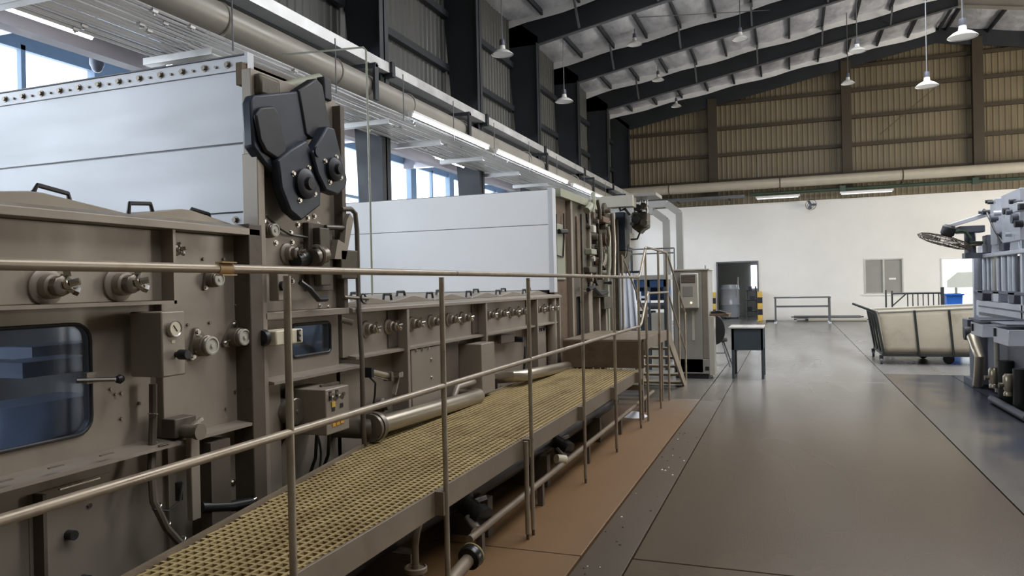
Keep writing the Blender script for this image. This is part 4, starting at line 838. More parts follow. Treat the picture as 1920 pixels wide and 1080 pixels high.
# ------------------------------------------------------------------ walkway with guard rail
wk = root('walkway', (-2.0,5,0), 'raised walkway with yellow grating and tubular guard rail along the machine', 'walkway')
XR = -1.53; DZ = .585; XW0, XW1 = -2.44, -1.575
secs = [(-.2,1.35),(1.35,4.42),(4.42,6.8),(6.8,8.35)]
cell = .0405
def xedge(y): return max(-2.56, min(-1.80, -2.13-(y-1.95)*.169))        # the deck narrows towards the viewer
def yedge(x): return 1.95-(x+2.13)/.169
def grating(y0, y1):
    """moulded mesh: one continuous grid with square holes and chamfered tops"""
    xm = -2.56; nx = int(round((XW1-.02-xm)/cell)); ny = int(round((y1-y0-.01)/cell)); cx = (XW1-.02-xm)/nx; cy = (y1-y0-.01)/ny
    mb = MB(); t = .0125; tb = .008
    for i in range(nx+1):
        x = xm+i*cx; ya = y0+.005 if x > -1.80 else max(y0+.005, yedge(x)); yb = y1-.005
        if yb-ya < .02: continue
        mb.add([(x-t/2,ya,DZ),(x+t/2,ya,DZ),(x+tb/2,ya,DZ-.03),(x-tb/2,ya,DZ-.03),(x-t/2,yb,DZ),(x+t/2,yb,DZ),(x+tb/2,yb,DZ-.03),(x-tb/2,yb,DZ-.03)],[(0,1,5,4),(1,2,6,5),(2,3,7,6),(3,0,4,7)])
    for j in range(ny+1):
        y = y0+.005+j*cy; xa = xedge(y)
        mb.add([(xa,y-t/2,DZ-.0015),(XW1-.02,y-t/2,DZ-.0015),(XW1-.02,y+t/2,DZ-.0015),(xa,y+t/2,DZ-.0015),(xa,y-tb/2,DZ-.03),(XW1-.02,y-tb/2,DZ-.03),(XW1-.02,y+tb/2,DZ-.03),(xa,y+tb/2,DZ-.03)],[(0,1,2,3),(0,1,5,4),(2,3,7,6)])
    o = mb.build('grating_panel', M_grate, wk, smooth=False); o['kind'] = 'stuff'
for a,b in secs: grating(a,b)
for a,b in secs:
    MB().box(XW1-.015,XW1,a+.004,b-.004,.485,.60).box(XW1-.06,XW1-.015,a+.004,b-.004,.485,.495).build('edge_beam', M_deckbeam, wk, bevel=.002)
    ys_ = [a+.004]+[v for v in (4.49,) if a < v < b]+[b-.004]
    for u_,v_ in zip(ys_[:-1],ys_[1:]): MB().bar((xedge(u_)-.012,u_,.55),(xedge(v_)-.012,v_,.55),.02,.10).build('back_beam', M_deckbeam, wk)
    for k in range(3): 
        y = a+(b-a)*(.15+.35*k); B(xedge(y),XW1-.02,y-.02,y+.02,.50,.55).build('cross_bearer', M_deckbeam, wk)
for y in (-.1,1.5,3.0,4.4,6,8.2): B(xedge(y)+.01,xedge(y)+.06,y-.025,y+.025,0,.5).build('leg', M_deckbeam, wk)
PY = [.9,2.015,3.16,4.39,5.66,6.78,7.97]
for y in PY:
    po = MB().cyl((XR,y,.035),(XR,y,1.60),.0128 if y < 6 else .0145,n=14).build('post', M_rail, wk); MB().cyl((XR,y,0),(XR,y,.04),.010,n=8).build('post_foot', M_rust, po)
    MB().box(XW1-.002,XR,y-.03,y+.03,.49,.60).build('post_clamp', M_deckbeam, po)
MB().cyl((XR-.005,4.30,.035),(XR-.005,4.30,.60),.0145,n=14).build('short_post', M_rail, wk); MB().cyl((XR-.005,4.30,0),(XR-.005,4.30,.04),.010,n=8).build('post_foot', M_rust, wk)
MB().tube([(XR,.3,1.619),(XR,4.6,1.62),(XR,8.0,1.62),(XR,8.08,1.64),(XR,8.45,1.955),(XR,8.52,1.965),(XR,9.95,1.955),(XR,10.06,1.93),(XR,11.75,1.07)], .0135, 14).build('top_rail', M_rail, wk)
MB().tube([(XR,.3,1.092),(XR,8.02,1.092),(XR,8.12,1.12),(XR,8.50,1.42),(XR,8.58,1.44),(XR,10.02,1.43),(XR,11.60,.55)], .0135, 14).build('mid_rail', M_rail, wk)
M_tape = mat('tan_tape', (176,146,104), .7)
MB().cyl((XR,1.70,1.6195),(XR,1.755,1.6195),.0155,n=14).build('tape_wrap', M_tape, wk)
for z in (1.637,1.601): B(XR-.006,XR+.02,1.70,1.76,z-.002,z+.002).build('tape_end', M_tape, wk)
# platform and stairs at the far end
for y in (8.42,9.30,9.98): 
    MB().cyl((XR,y,.0),(XR,y,1.95),.014,n=12).build('post', M_rail, wk)
for y,z in ((11.0,1.42),(11.68,1.1)): MB().cyl((XR,y,max(0,.9-(y-10)*.62)),(XR,y,z),.014,n=12).build('stair_post', M_rail, wk)
B(-2.5,XR-.03,8.36,10.0,.88,.92).build('platform_deck', M_deckbeam, wk); B(-2.5,XR-.03,8.355,8.385,.60,.90).build('platform_riser', M_rust, wk); B(XR-.045,XR-.015,8.36,10.0,.80,.93).build('platform_fascia', M_deckbeam, wk)
for x in (-2.4,-1.62):
    for y in (8.5,9.9): B(x-.025,x+.025,y-.025,y+.025,0,.88).build('platform_leg', M_deckbeam, wk)
MB().bar((-2.4,8.45,.1),(-1.62,8.45,.55),.03,.03).build('platform_brace', M_deckbeam, wk); B(-2.45,-1.6,8.43,8.47,.34,.40).build('platform_tie', M_deckbeam, wk)
for x in (XR,-2.13): MB().prism([(10.0,.92),(10.0,.74),(11.38,0),(11.6,0),(11.6,.03),(10.05,.92)],'x',x-.012,x+.012).build('stringer', M_rail, wk)
for k in range(6):
    z = .78-.148*k; y = 10.1+.24*k; B(-2.12,XR,y-.01,y+.17,z,z+.03).build('tread', M_rail, wk)
for y in (10.0,11.6): MB().cyl((-2.13,y,.6 if y<11 else 0),(-2.13,y,1.93 if y<11 else 1.05),.013,n=10).build('stair_post', M_rail, wk)
MB().tube([(-2.13,10.0,1.94),(-2.13,11.65,1.05)], .0135, 10).build('stair_rail', M_rail, wk)

# ------------------------------------------------------------------ pipes and cables on the floor under the walkway
up = root('black_pipe_line', (-1.85,5,0), 'black pipe line with valves lying under the walkway', 'pipe')
MB().tube([(-1.95,-.5,.30),(-1.95,3.4,.30),(-1.92,5.0,.27),(-1.9,8.2,.26)], .085, 16).build('pipe_run', M_pipeblack, up)
MB().tube([(-2.15,-.5,.22),(-2.15,8.2,.2)], .10, 14).build('pipe_run', M_pipeblack, up); MB().tube([(-1.84,4.0,.40),(-1.83,8.3,.36)], .03, 10).build('pipe_run', M_machd, up)
for y in (3.3,4.3,5.5,7.2): B(-2.26,-1.78,y-.04,y+.04,0,.24).build('pipe_saddle', M_machd, up)
def valve(y, z=.2, s=1.0):
    v = MB().lathe([(0,0),(.075*s,0),(.08*s,.05),(.06*s,.07),(.06*s,.16),(.075*s,.17),(.075*s,.22),(0,.225)], (-1.90,y-.06,z+.06), (.75,-.25,-.35), 16).build('valve_body', M_black, up)
    MB().cyl((-1.80,y-.15,z-.03),(-1.72,y-.21,z-.075),.038*s,n=14).build('valve_outlet', M_chrome, v)
    for k in range(3): MB().torus((-1.93+.01*k,y-.05-.07*k,z+.12),(0,1,.2),.07,.008,14,6).build('clamp_ring', M_cast, v)
    MB().bar((-1.82,y+.02,z+.03),(-1.76,y+.05,z+.05),.03,.02).build('tag', M_fabric, v)
valve(4.15,.22); valve(5.95,.24,.9)
q = P(1043,860,X=-1.72); MB().cyl(q,q+Vector((.05,.07,-.02)),.035,n=12).build('hose_end', M_cream, up)
for y in (3.86,4.9): pass
tr = root('floor_tube', (-1.68,5.5,0), 'thin grey tube on stands along the floor under the walkway', 'tube')
MB().cyl((-1.68,3.75,.165),(-1.68,9.6,.165),.022,n=12).build('rail_tube', M_deckbeam, tr)
for y in (3.9,5.0,6.3,7.6,9.0): B(-1.70,-1.66,y-.02,y+.02,0,.15).build('stand', M_machd, tr)
bp_ = root('bent_pipe', (-1.62,3.1,0), 'grey bent riser pipe with round flange in front of the walkway post', 'pipe')
q = P(797,1062,X=-1.66)
MB().tube([(-1.70,q.y-.02,q.z-.14),(-1.70,q.y-.02,q.z+.10),(-1.70,q.y,q.z+.16),(-1.72,q.y+.10,q.z+.22),(-1.76,q.y+.45,q.z+.27)], .017, 10).build('riser', M_deckbeam, bp_)
MB().lathe([(0,-.02),(.055,-.02),(.055,0),(.048,.004),(.046,-.004),(.02,-.004),(.02,.012),(0,.012)], (-1.70,q.y-.02,q.z), (0,0,1), 24).build('flange', M_deckbeam, bp_)
MB().cyl((-1.70,q.y-.02,0),(-1.70,q.y-.02,q.z-.02),.04,n=16).build('stub', M_rust, bp_)
q = P(860,1065,X=-1.62); MB().tube([(-1.66,q.y-.3,q.z-.12),(-1.63,q.y-.02,q.z-.03),(-1.61,q.y+.12,q.z+.01)], .036, 14).build('lower_pipe', M_deckbeam, bp_)
MB().lathe([(.02,0),(.062,0),(.066,.02),(.062,.05),(.02,.05)], (-1.61,q.y+.10,q.z+.01), (.1,1,.2), 24).build('coupling', M_pipeblack, bp_); MB().torus((-1.605,q.y+.15,q.z+.02),(.1,1,.2),.062,.006,24,6).build('coupling_ring', M_grate, bp_)
ps = MB().lathe([(.16,0),(.10,.03),(.04,.05),(0,.055)], (-1.75,8.7,0), (0,0,1), 14); ps.build('powder_pile', M_fabric, None, label='small pale heap of powder on the floor under the walkway end', cat='powder')

# ------------------------------------------------------------------ far end of the line: blue machine, cloth, ducts
bm_ = root('blue_machine', (-2.6,13.6,0), 'blue winding machine with grey roof behind the stairs', 'machine')
a, b = P(1150,505,Y=13.4), P(1252,523,Y=13.4)
B(a.x-.3,b.x,13.4,14.6,1.62,1.70).build('roof_plate', M_cab, bm_); B(a.x-.3,b.x,13.42,13.46,1.48,1.62).build('blue_fascia', M_blue, bm_, bevel=.01)
MB().cyl((a.x-.3,13.7,1.36),(b.x,13.7,1.36),.12,n=18).build('roller', M_blue, bm_); MB().cyl((a.x-.3,13.6,1.14),(b.x,13.6,1.14),.06,n=14).build('roller', M_rdark, bm_)
for x in (a.x-.28,-2.45,b.x-.08): B(x,x+.08,13.42,13.5,0,1.62).build('post', M_cab if x > -2.1 else M_desk, bm_)
B(a.x-.2,b.x-.3,13.8,13.9,.2,1.05).build('rear_panel', M_desk, bm_); B(-2.35,-2.12,13.42,13.7,.0,1.02).build('pale_cover', M_cab2, bm_)
for z in (.95,1.08): MB().bar((a.x-.2,13.35,z),(b.x-.35,13.35,z+.03),.04,.05).build('front_bar', M_alu, bm_)
hx = P(1208,557,Y=13.35); MB().box(hx.x-.09,hx.x-.055,13.33,13.35,hx.z-.1,hx.z+.1).box(hx.x+.055,hx.x+.09,13.33,13.35,hx.z-.1,hx.z+.1).box(hx.x-.055,hx.x+.055,13.33,13.35,hx.z-.02,hx.z+.02).build('white_h_bracket', M_fabric, bm_)
cl = MB(); nx, nz = 30, 14; vs_ = []
c0, c1, c2, c3 = P(1156,512,Y=13.0), P(1186,512,Y=13.0), P(1203,618,Y=13.0), P(1158,618,Y=13.0)
for j in range(nz+1):
    for i in range(nx+1):
        u, v = i/nx, j/nz; p = (c0.lerp(c1,u)).lerp(c3.lerp(c2,u), v); vs_.append((p.x, 13.0+.05*math.sin(u*24+v*1.5)*(.3+v)-.10*v, p.z))
cl.add(vs_, [(j*(nx+1)+i,j*(nx+1)+i+1,(j+1)*(nx+1)+i+1,(j+1)*(nx+1)+i) for j in range(nz) for i in range(nx)])
co = cl.build('hanging_cloth', M_fabric, None, label='white cloth hanging in folds before the blue machine', cat='cloth'); sm = co.modifiers.new('thick','SOLIDIFY'); sm.thickness = .004
B(c0.x-.25,c1.x+.15,13.0,13.04,c0.z-.01,c0.z+.03).build('cloth_bar', M_navy, bm_)
for i,(x,yt,w_,lab) in enumerate(((1249,412,.13,'grey square duct riser beside the stairs, left of two'),(1274,398,.13,'grey square duct riser behind the cabinet, right of two'))):
    t = root('duct_riser', (P(x,505,Y=15).x,15,0), lab, 'duct', 'duct risers'); q = P(x,yt,Y=15)
    B(q.x-w_/2,q.x+w_/2,14.93,15.07,0,q.z).build('riser', M_cab, t, bevel=.005)
    MB().bar((q.x,15,q.z-.02),(q.x-.25,15,q.z+.18),.13,.13).build('elbow', M_cab, t); MB().bar((q.x-.24,15,q.z+.18),(q.x-1.4,15.2,q.z+.2),.13,.13).build('branch', M_cab, t)
fr_ = root('rail_frame', (-2.3,14.2,0), 'thin steel rail frame behind the stair handrail', 'rail')
a, b = P(1183,468,Y=14.3), P(1264,462,Y=14.3)
for z in (a.z, a.z-.09): MB().cyl((a.x-.4,14.3,z),(b.x,14.3,z),.014,n=8).build('rail', M_purlin, fr_)
for x in (b.x,-2.9): MB().cyl((x,14.3,0),(x,14.3,a.z),.016,n=8).build('post', M_purlin, fr_)

# ------------------------------------------------------------------ control cabinet, side shelf, chair, desk
cbn = root('control_cabinet', (-1.5,12.6,0), 'tall grey control cabinet with air conditioner on its front', 'cabinet')
CX0, CX1, CY = -1.80, -1.235, 12.30
B(CX0,CX1,CY,13.0,.08,1.745).build('body', M_cab, cbn, bevel=.008); B(CX0+.02,CX1-.02,CY+.03,12.98,0,.08).build('plinth', M_steel, cbn); B(CX0-.02,CX1+.02,CY-.02,13.02,1.745,1.77).build('roof', M_cab2, cbn, bevel=.004)
B(CX0+.02,CX1-.10,CY-.012,CY,.10,1.72).build('door', M_cab, cbn, bevel=.004); B(CX0+.02,CX1-.02,CY-.012,CY,.085,.32).build('kick_panel', M_cab, cbn, bevel=.004)
B(CX1-.095,CX1-.01,CY-.012,CY,.33,1.72).build('side_door', mat('cabinet_brown_grey',(132,124,112),.5), cbn, bevel=.004)
acu = B(-1.66,-1.38,CY-.14,CY-.012,1.14,1.70).build('air_conditioner', M_cab2, cbn, bevel=.015)
for k in range(6): B(-1.64,-1.42,CY-.147,CY-.138,1.55+.022*k,1.562+.022*k).build('louvre', M_machd, acu)
B(-1.62,-1.46,CY-.146,CY-.138,1.33,1.49).build('grille', M_cab, acu); MB().cyl((-1.49,CY-.15,1.23),(-1.49,CY-.138,1.23),.014,n=10).build('pilot_lamp', E_pilot, acu)
B(-1.50,-1.46,CY-.02,CY-.01,.62,1.1).build('handle_strip', M_cab2, cbn); B(CX1-.07,CX1-.01,CY-.02,CY-.012,.14,.2).build('vent', M_black, cbn); MB().torus((CX1-.06,12.5,1.80),(1,0,0),.03,.006,14,6).build('lifting_eye', M_purlin, cbn); MB().torus((CX0+.06,12.5,1.80),(1,0,0),.03,.006,14,6).build('lifting_eye', M_purlin, cbn)
B(CX1,CX1+.075,CY+.02,12.6,.06,1.0).build('side_channel', M_cab2, cbn)
sf = B(CX1,CX1+.30,12.4,12.9,1.0,1.035).build('side_shelf', M_rust, cbn)
MB().prism([(-1.22,1.037),(-.98,1.037),(-.98,1.052),(-1.10,1.087),(-1.22,1.072)],'y',12.5,12.8).build('dark_gloves', M_black, None, label='crumpled dark gloves on the shelf beside the control cabinet', cat='gloves')
ch = root('chair', (-1.25,14.3,0), 'chair with round black back standing behind the control cabinet', 'chair')
q = P(1340,618,Y=14.2)
bk = MB(); lo = [(q.x+.19*math.cos(a), q.z+.28*math.sin(a)) for a in [2*math.pi*k/28 for k in range(28)]]; bk.prism(lo,'y',14.18,14.24); bk.build('backrest', M_black, ch, bevel=.02)
MB().lathe([(0,.44),(.2,.44),(.21,.47),(.2,.50),(0,.51)], (q.x,14.42,0), (0,0,1), 24).build('seat', M_black, ch)
for sx in (-1,1):
    for sy in (-1,1): MB().cyl((q.x+.12*sx,14.42+.12*sy,.45),(q.x+.26*sx,14.42+.22*sy,0),.014,n=8).build('leg', M_purlin, ch)
    MB().cyl((q.x+.16*sx,14.26,.25),(q.x+.16*sx,14.58,.25),.010,n=8).build('stretcher', M_purlin, ch)
MB().cyl((q.x-.2,14.24,.24),(q.x+.2,14.24,.24),.010,n=8).build('stretcher', M_purlin, ch); MB().bar((q.x,14.26,.45),(q.x,14.22,q.z-.2),.05,.02).build('back_bar', M_purlin, ch)
dk = root('desk', (-.67,12.7,0), 'slate blue steel desk with pale top standing alone in the aisle', 'desk')
B(-.95,-.41,12.40,13.1,.80,.825).build('desk_top', M_desktop, dk, bevel=.006); B(-.905,-.425,12.43,12.45,.455,.80).build('front_panel', M_desk, dk, bevel=.003)
B(-.905,-.89,12.45,13.05,.455,.80).build('side_panel', M_desk, dk); B(-.44,-.425,12.45,13.05,.455,.80).build('side_panel', M_desk, dk)
for x in (-.90,-.45):
    for y in (12.43,13.02): B(x-.005,x+.035,y,y+.04,0,.80).build('leg', M_desk, dk)

# ------------------------------------------------------------------ work table frame and poles by the end wall
tb = root('work_table', (.38,29.2,0), 'bare steel table frame standing before the end wall', 'table')
B(-.58,1.33,28.75,29.6,.91,.95).build('table_frame', M_purlin, tb, bevel=.005)
for x in (-.56,1.27):
    for y in (28.77,29.54): B(x,x+.05,y,y+.05,.04,.91).build('leg', M_purlin, tb); B(x-.02,x+.07,y-.02,y+.07,0,.05).build('foot', M_fabric, tb)
for y in (28.78,29.55): B(-.53,1.28,y,y+.03,.58,.62).build('stretcher', M_purlin, tb)
MB().lathe([(.16,0),(.12,.04),(.05,.06),(0,.065)], (.15,29.2,.95), (0,0,1), 14).build('cloth_bundle', M_fabric, None, label='small white bundle lying on the steel table frame', cat='bundle')
for i,(x0,x1,y,z,r_) in enumerate(((.2,2.5,30.3,.07,.07),(.6,2.6,30.16,.065,.065),(.1,2.4,30.232,.166,.05))):
    t = root('long_roller', ((x0+x1)/2,y,z-r_), ('rearmost pale roller lying by the end wall','front pale roller lying by the end wall','pale roller lying on top of the two others by the end wall')[i], 'roller', 'rollers by the end wall')
    MB().cyl((x0,y,z),(x1,y,z),r_,n=14).build('barrel', (M_alu,M_cab2,M_purlin)[i], t)
    for xa in (x0-.1,x1): MB().cyl((xa,y,z),(xa+.1,y,z),.02,n=8).build('journal', M_steel, t)
B(-.9,-.5,29.9,30.3,0,.06).build('scrap_board', M_steel, None, label='dark board lying on the floor near the striped guard post', cat='board')

# ------------------------------------------------------------------ canvas cart, trolley, bin
ct = root('laundry_cart', (2.3,15.7,0), 'large canvas cart with slanted end bars and black casters', 'cart')
LX, RX, Y0, Y1 = 1.56, 3.45, 15.0, 16.5
for y in (Y0,Y1): MB().bar((LX-.03,y,.17),(RX,y,.17),.04,.05).build('base_rail', M_cartfr, ct)
for x in (LX,RX): MB().bar((x,Y0,.17),(x,Y1,.17),.04,.05).build('base_rail', M_cartfr, ct)
B(LX,RX,Y0,Y1,.19,.22).build('base_board', M_machd, ct)
for k in range(4):
    y = Y0+(Y1-Y0)*k/3
    MB().tube([(LX,y,.17),(LX-.12,y,.90),(LX-.14,y,.95),(LX-.40,y+.02,1.06)], .022, 8).build('end_bar', M_cartfr, ct)
MB().cyl((LX-.13,Y0,.93),(LX-.13,Y1,.93),.02,n=8).build('end_rail', M_cartfr, ct)
# canvas tub: four slightly bulging walls
def tub_wall(p00,p10,p11,p01,bulge,nx=16,nz=8):
    mb = MB(); vs_ = []; nrm = (p10-p00).cross(p01-p00).normalized()
    for j in range(nz+1):
        for i in range(nx+1):
            u, v = i/nx, j/nz; p = p00.lerp(p10,u).lerp(p01.lerp(p11,u),v)+nrm*(bulge*math.sin(math.pi*v)*(.4+.6*abs(math.sin(3*math.pi*u)))); vs_.append(p)
    mb.add(vs_, [(j*(nx+1)+i,j*(nx+1)+i+1,(j+1)*(nx+1)+i+1,(j+1)*(nx+1)+i) for j in range(nz) for i in range(nx)])
    o = mb.build('canvas_wall', M_liner, ct); s_ = o.modifiers.new('thick','SOLIDIFY'); s_.thickness = .012
V = Vector
a0,a1,a2,a3 = V((LX+.02,Y0+.02,.22)),V((RX-.02,Y0+.02,.22)),V((RX,Y0+.0,1.02)),V((LX-.08,Y0,.94))
b0,b1,b2,b3 = V((LX+.02,Y1-.02,.22)),V((RX-.02,Y1-.02,.22)),V((RX,Y1,1.02)),V((LX-.08,Y1,.94))
tub_wall(a0,a1,a2,a3,.03); tub_wall(b0,b1,b2,b3,-.03); tub_wall(b0,a0,a3,b3,.015); tub_wall(a1,b1,b2,a2,.015)
MB().tube([a3,a2,b2,b3],.022,8,closed=True).build('rim', M_cab2, ct)
for x in (2.12,2.66,3.2): MB().tube([(x+.0,Y0-.03,.17),(x-.03,Y0-.045,.55),(x-.06,Y0-.03,.97)], .020, 8).build('side_bar', M_cartfr, ct)
def caster(x,y,r_,m_):
    c = MB().box(x-.03,x+.03,y-.03,y+.03,r_*1.5,.16).build('caster_fork', M_cartfr, ct); MB().cyl((x-.02,y,r_),(x+.02,y,r_),r_,n=18).build('wheel', m_, c)
def bigwheel(x,y,r_):
    MB().lathe([(0,-.025),(r_*.35,-.025),(r_*.4,-.02),(r_*.85,-.02),(r_,-.015),(r_,.015),(r_*.85,.02),(0,.02)], (x,y,r_), (0,1,0), 22).build('wheel', M_black, ct)
caster(LX-.04,Y0+.05,.055,M_rdark); caster(LX-.04,Y1-.05,.055,M_rdark); bigwheel(2.62,15.2,.09); bigwheel(2.36,16.2,.09); caster(RX-.1,Y0+.05,.055,M_rdark); caster(RX-.1,Y1-.05,.055,M_rdark)
tl = root('trolley', (2.9,18,0), 'dark railed trolley standing behind the canvas cart', 'trolley')
TZ = 1.22; q0 = P(1661,551,Y=18); q1 = P(1768,549,Y=18); TX0, TX1 = q0.x, q1.x
MB().cyl((TX0+.1,18,TZ),(TX1,18,TZ),.02,n=8).build('top_rail', M_cartfr, tl)
MB().tube([(TX0,18,TZ+.08),(TX0,18,.2)], .018, 8).build('handle_post', M_cartfr, tl); MB().tube([(TX0+.12,18,TZ+.06),(TX0+.12,18,.2)], .018, 8).build('handle_post', M_cartfr, tl); MB().cyl((TX0+.12,18,.95),(TX0+.40,18,TZ),.014,n=8).build('brace', M_cartfr, tl)
for k in range(7): x = TX0+.42+(TX1-TX0-.5)*k/6; MB().cyl((x,18,.2),(x,18,TZ),.012,n=6).build('baluster', M_cartfr, tl)
B(TX1-.04,TX1+.02,17.97,18.03,.2,TZ+.12).build('end_post', M_cartfr, tl); B(TX0,TX1,18,18.9,.16,.2).build('deck', M_cartfr, tl)
for x in (TX0+.1,TX1-.1):
    for y in (18.1,18.8): MB().cyl((x-.02,y,.08),(x+.02,y,.08),.08,n=16).build('wheel', M_black, tl)
bn = root('plastic_bin', (4.1,19,0), 'bright blue plastic bin behind the trolley, before the yard doorway', 'bin')
q = P(1773,551,Y=19); q2 = P(1806,551,Y=19)
MB().prism([(q.x+.06,0),(q2.x-.06,0),(q2.x,q.z),(q.x,q.z)],'y',19,19.5).build('tub', M_bluecrate, bn, bevel=.02); MB().box(q.x-.02,q2.x+.02,18.97,19.53,q.z-.04,q.z).build('rim', M_bluecrate, bn, bevel=.006)

# ------------------------------------------------------------------ machine on the right
rm = root('right_machine', (2.9,11,0), 'pale blue-grey machine with tall pipes and motor boxes at the right edge', 'machine')
XM = 2.45
def RB(name, x0,y0,x1,y1, xa, xb, m, bevel=.008, parent=None, ref=None):
    """box on the aisle side: its face (at xa) spans the measured pixels"""
    a, b = P(x0,y0,X=ref or xa), P(x1,y1,X=ref or xa); return B(xa,xb,min(a.y,b.y),max(a.y,b.y),min(a.z,b.z),max(a.z,b.z)).build(name, m, parent or rm, bevel=bevel)
B(XM+.25,4.3,8.6,12.2,.25,1.80).build('body', M_rdark, rm, bevel=.01); B(XM+.45,4.2,8.8,11.6,1.8,2.2).build('upper_body', M_rdark, rm, bevel=.01)
RB('frame_post',1822,478,1827,598,XM,XM+.12,M_rmach); RB('frame_post',1911,440,1918,620,XM,XM+.12,M_rmach)
B(XM-.03,XM+.02,9.3,12.2,1.80,1.85).build('pipe_rail', M_rmach, rm, bevel=.01); B(XM-.02,XM+.05,9.3,12.2,1.32,1.36).build('pipe_rail', M_rdark, rm, bevel=.008)
B(XM,XM+.20,8.8,12.16,1.00,1.22).build('front_panel', M_rmach, rm, bevel=.008); B(XM-.012,XM,9.0,11.95,1.02,1.06).build('panel_groove', M_rdark, rm); B(XM-.008,XM,8.9,12.0,1.13,1.15).build('panel_groove', M_rdark, rm)
B(XM+.02,XM+.22,8.8,12.16,.90,1.0).build('lower_rail', M_rmach, rm, bevel=.006)
for x,r_,m_ in ((1834,.05,M_rmach),(1842,.035,M_rdark),(1848,.04,M_rmach),(1855,.03,M_rmach),(1862,.025,M_rmach),(1867,.03,M_cab2),(1874,.035,M_rmach),(1880,.02,M_rdark),(1886,.05,M_rmach),(1897,.045,M_rmach),(1903,.03,M_rmach)):
    q = P(x,510,X=XM+.1); MB().cyl((XM+.1,q.y,1.22),(XM+.1,q.y,1.86),r_,n=12).build('standpipe', m_, rm)
for x0,x1 in ((1828,1839),(1854,1872),(1888,1908)):
    a, b = P(x0,470,X=XM), P(x1,470,X=XM)
    MB().prism([(b.y,1.82),(a.y,1.82),(a.y-.05,1.97),(b.y+.05,2.0)],'x',XM+.02,XM+.25).build('end_cover', M_rmach, rm, bevel=.02)
for x0,x1 in ((1842,1851),(1873,1882)):
    a, b = P(x0,470,X=XM), P(x1,470,X=XM); B(XM+.0,XM+.25,b.y,a.y,1.86,2.10).build('dark_bracket', M_rdark, rm, bevel=.01)
for x0,x1 in ((1836,1846),(1864,1876),(1893,1906)):
    a, b = P(x0,555,X=XM), P(x1,555,X=XM); MB().prism([(b.y,1.36),(a.y,1.36),(a.y-.04,1.22),(b.y+.04,1.22)],'x',XM-.02,XM+.1).build('foot_bracket', M_rdark if x0 != 1864 else M_rmach, rm, bevel=.01)
# upright sheets on top
a, b = P(1856,376,X=2.42), P(1869,440,X=2.42); MB().prism([(b.y,1.95),(a.y,1.95),(a.y,2.50),(b.y,2.52)],'x',2.42,2.62).build('upright_sheet', M_rmach, rm, bevel=.004)
a, b = P(1877,365,X=2.42), P(1913,440,X=2.42); MB().prism([(b.y,1.95),(a.y,1.95),(a.y,2.52),(b.y,2.53)],'x',2.42,2.62).build('upright_sheet', M_rmach, rm, bevel=.004)
for x,y,r_,m_ in ((1851,378,.03,M_steel),(1855,380,.025,M_steel),(1846,398,.04,M_steel),(1838,398,.03,M_rdark),(1884,396,.05,M_steel),(1890,398,.04,M_rdark),(1896,378,.035,M_steel),(1905,380,.03,M_steel),(1900,410,.07,M_rdark),(1906,420,.05,M_steel),(1860,410,.06,M_rdark),(1866,400,.04,M_rmach),(1888,440,.03,M_rmach)):
    q = P(x,y,X=2.38); MB().cyl((2.36,q.y,q.z),(2.44,q.y,q.z),r_*.8,n=12).build('fitting', m_, rm)
RB('terminal_box',1898,382,1907,396,2.34,2.44,M_rmach); RB('terminal_box',1907,383,1912,392,2.34,2.44,M_steel)
lp = P(1832,416,X=2.3); 
lb = MB().prism([(2.02,lp.z-.05),(2.5,lp.z+.09),(2.5,lp.z+.15),(2.02,lp.z+.0)],'y',11.5,11.9).build('tilted_tray', M_rmach, rm, bevel=.006); B(2.15,2.45,11.55,11.85,lp.z-.12,lp.z-.03).build('tray_motor', M_rdark, rm, bevel=.01); MB().cyl((2.30,11.7,1.85),(2.30,11.7,lp.z-.05),.07,n=12).build('tray_post', M_rdark, rm)
B(2.22,2.5,11.6,11.8,1.80,1.87).build('tray_foot', M_rdark, rm)
MB().tube([(2.45,11.6,lp.z+.18),(2.40,11.2,lp.z+.1),(2.42,10.9,lp.z-.15),(2.45,10.7,lp.z-.3)], .015, 8).build('cable', M_black, rm)
# motor boxes hung on the front
for k,(x0,y0,x1,y1) in enumerate(((1820,603,1842,633),(1862,612,1891,650))):
    o = RB('motor_box',x0,y0,x1,y1,2.12,2.46,M_rmach,.008); 
    w0 = WL[o]; B(2.10,2.48,P(x0,y0,X=2.12).y if False else min(P(x0,y0,X=2.12).y,P(x1,y0,X=2.12).y)-.01,max(P(x0,y0,X=2.12).y,P(x1,y0,X=2.12).y)+.01,P(x1,y0,X=2.12).z-.0,P(x1,y0,X=2.12).z+.02).build('box_lid', M_rdark, o)
    q = P(x0+3,y0+10,X=2.11); B(2.10,2.12,q.y-.02,q.y+.02,q.z-.05,q.z+.04).build('latch', M_steel, o)
RB('switch_box',1804,597,1814,628,2.35,2.55,M_rdark); q = P(1812,625,X=2.3); MB().lathe([(0,0),(.09,.01),(.10,.05),(.09,.1),(0,.11)],(2.26,q.y,q.z),(1,0,0),18).build('hand_wheel', M_steel, rm)
B(2.42,2.75,11.9,12.5,.05,.95).build('end_leg', M_rdark, rm, bevel=.01); B(2.36,2.7,12.0,12.6,0,.10).build('foot_plate', M_rdark, rm)
MB().tube([P(1824,632,X=2.3),P(1832,655,X=2.3),P(1837,670,X=2.3),P(1835,700,X=2.3),P(1833,722,X=2.3)], [.075,.07,.06,.06,.06], 16).build('drain_pipe', M_inox, rm)
B(2.5,2.9,9.0,11.8,.05,.95).build('lower_body', M_rdark, rm, bevel=.01)
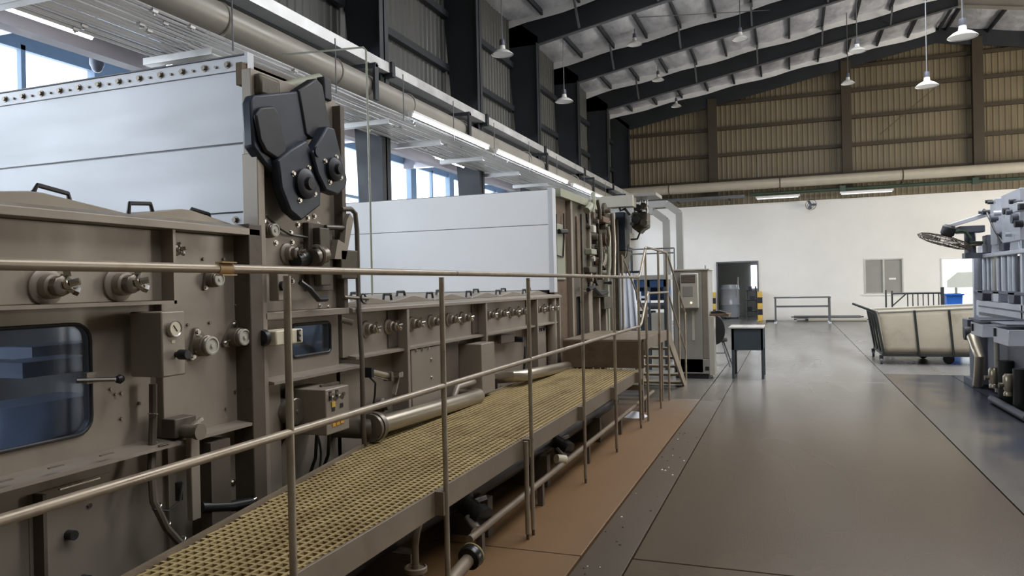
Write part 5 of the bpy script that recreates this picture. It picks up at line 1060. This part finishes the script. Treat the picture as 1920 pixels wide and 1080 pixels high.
for x,yt,yb in ((1864,675,727),(1892,690,742)):
    q = P(x,yb,X=2.32); zt = P(x,yt,X=2.32).z; pm = MB().lathe([(0,0),(.055,0),(.055,.03),(.045,.05),(.06,.10),(.06,.22),(.04,.25),(0,.25)],(2.32,q.y,max(0,q.z)),(0,0,1),16).build('pump', M_inox, rm); MB().cyl((2.42,q.y-.1,0),(2.42,q.y-.1,max(.3,zt)),.085,n=16).build('pump_motor', M_black, pm); MB().cyl((2.22,q.y,q.z+.12),(2.42,q.y,q.z+.12),.03,n=10).build('pump_nozzle', M_cast, pm)
MB().tube([(2.30,9.2,.05),(2.28,10.6,.05)], .045, 10).build('floor_pipe', M_rdark, rm); q = P(1869,660,X=2.4); MB().cyl((2.4,q.y,.1),(2.4,q.y,.85),.03,n=10).build('standpipe', M_cab2, rm)
# fan blowing downwards from a bracket arm
fn = root('bracket_fan', (2.0,11.5,2.0), 'large caged fan tilted downward on an arm of the right machine', 'fan')
fc = P(1771,452,Y=11.5); nr = V((.30,-.13,.94)).normalized(); ea = nr.orthogonal().normalized(); eb = nr.cross(ea)
gd = MB()
for rr,h in ((.34,0),(.30,.035),(.22,.055),(.13,.065),(.30,-.035),(.2,-.05),(.1,-.055)): gd.torus(fc+nr*h, nr, rr, .005, 30, 4)
for k in range(30):
    a = 2*math.pi*k/30; d = ea*math.cos(a)+eb*math.sin(a)
    for sg in (1,-1): gd.tube([fc+d*.06+nr*.066*sg, fc+d*.2+nr*.058*sg, fc+d*.30+nr*.035*sg, fc+d*.34], .0035, 4)
gd.build('cage', M_machd, fn)
for k in range(3):
    a = 2.1*k; d = ea*math.cos(a)+eb*math.sin(a); t_ = nr.cross(d); MB().add([fc+d*.05+t_*.04+nr*.02,fc+d*.05-t_*.04-nr*.02,fc+d*.28-t_*.12-nr*.03,fc+d*.29+t_*.08+nr*.03],[(0,1,2,3)]).build('blade', M_cab, fn).modifiers.new('t','SOLIDIFY').thickness = .006
MB().lathe([(0,.06),(.06,.065),(.085,.10),(.085,.19),(.06,.22),(0,.225)], fc, nr, 20).build('motor', M_black, fn)
m0 = fc+nr*.14; MB().tube([m0+V((.05,0,-.02)),m0+V((.16,.05,.0)),m0+V((.22,.05,-.02)),m0+V((.26,.05,-.10)),P(1815,455,Y=11.6),P(1842,455,Y=11.65)], .022, 10).build('arm', M_green, fn); MB().tube([m0+V((.05,0,-.10)),P(1800,462,Y=11.55),P(1840,458,Y=11.65)], .02, 8).build('arm', M_machd, fn)
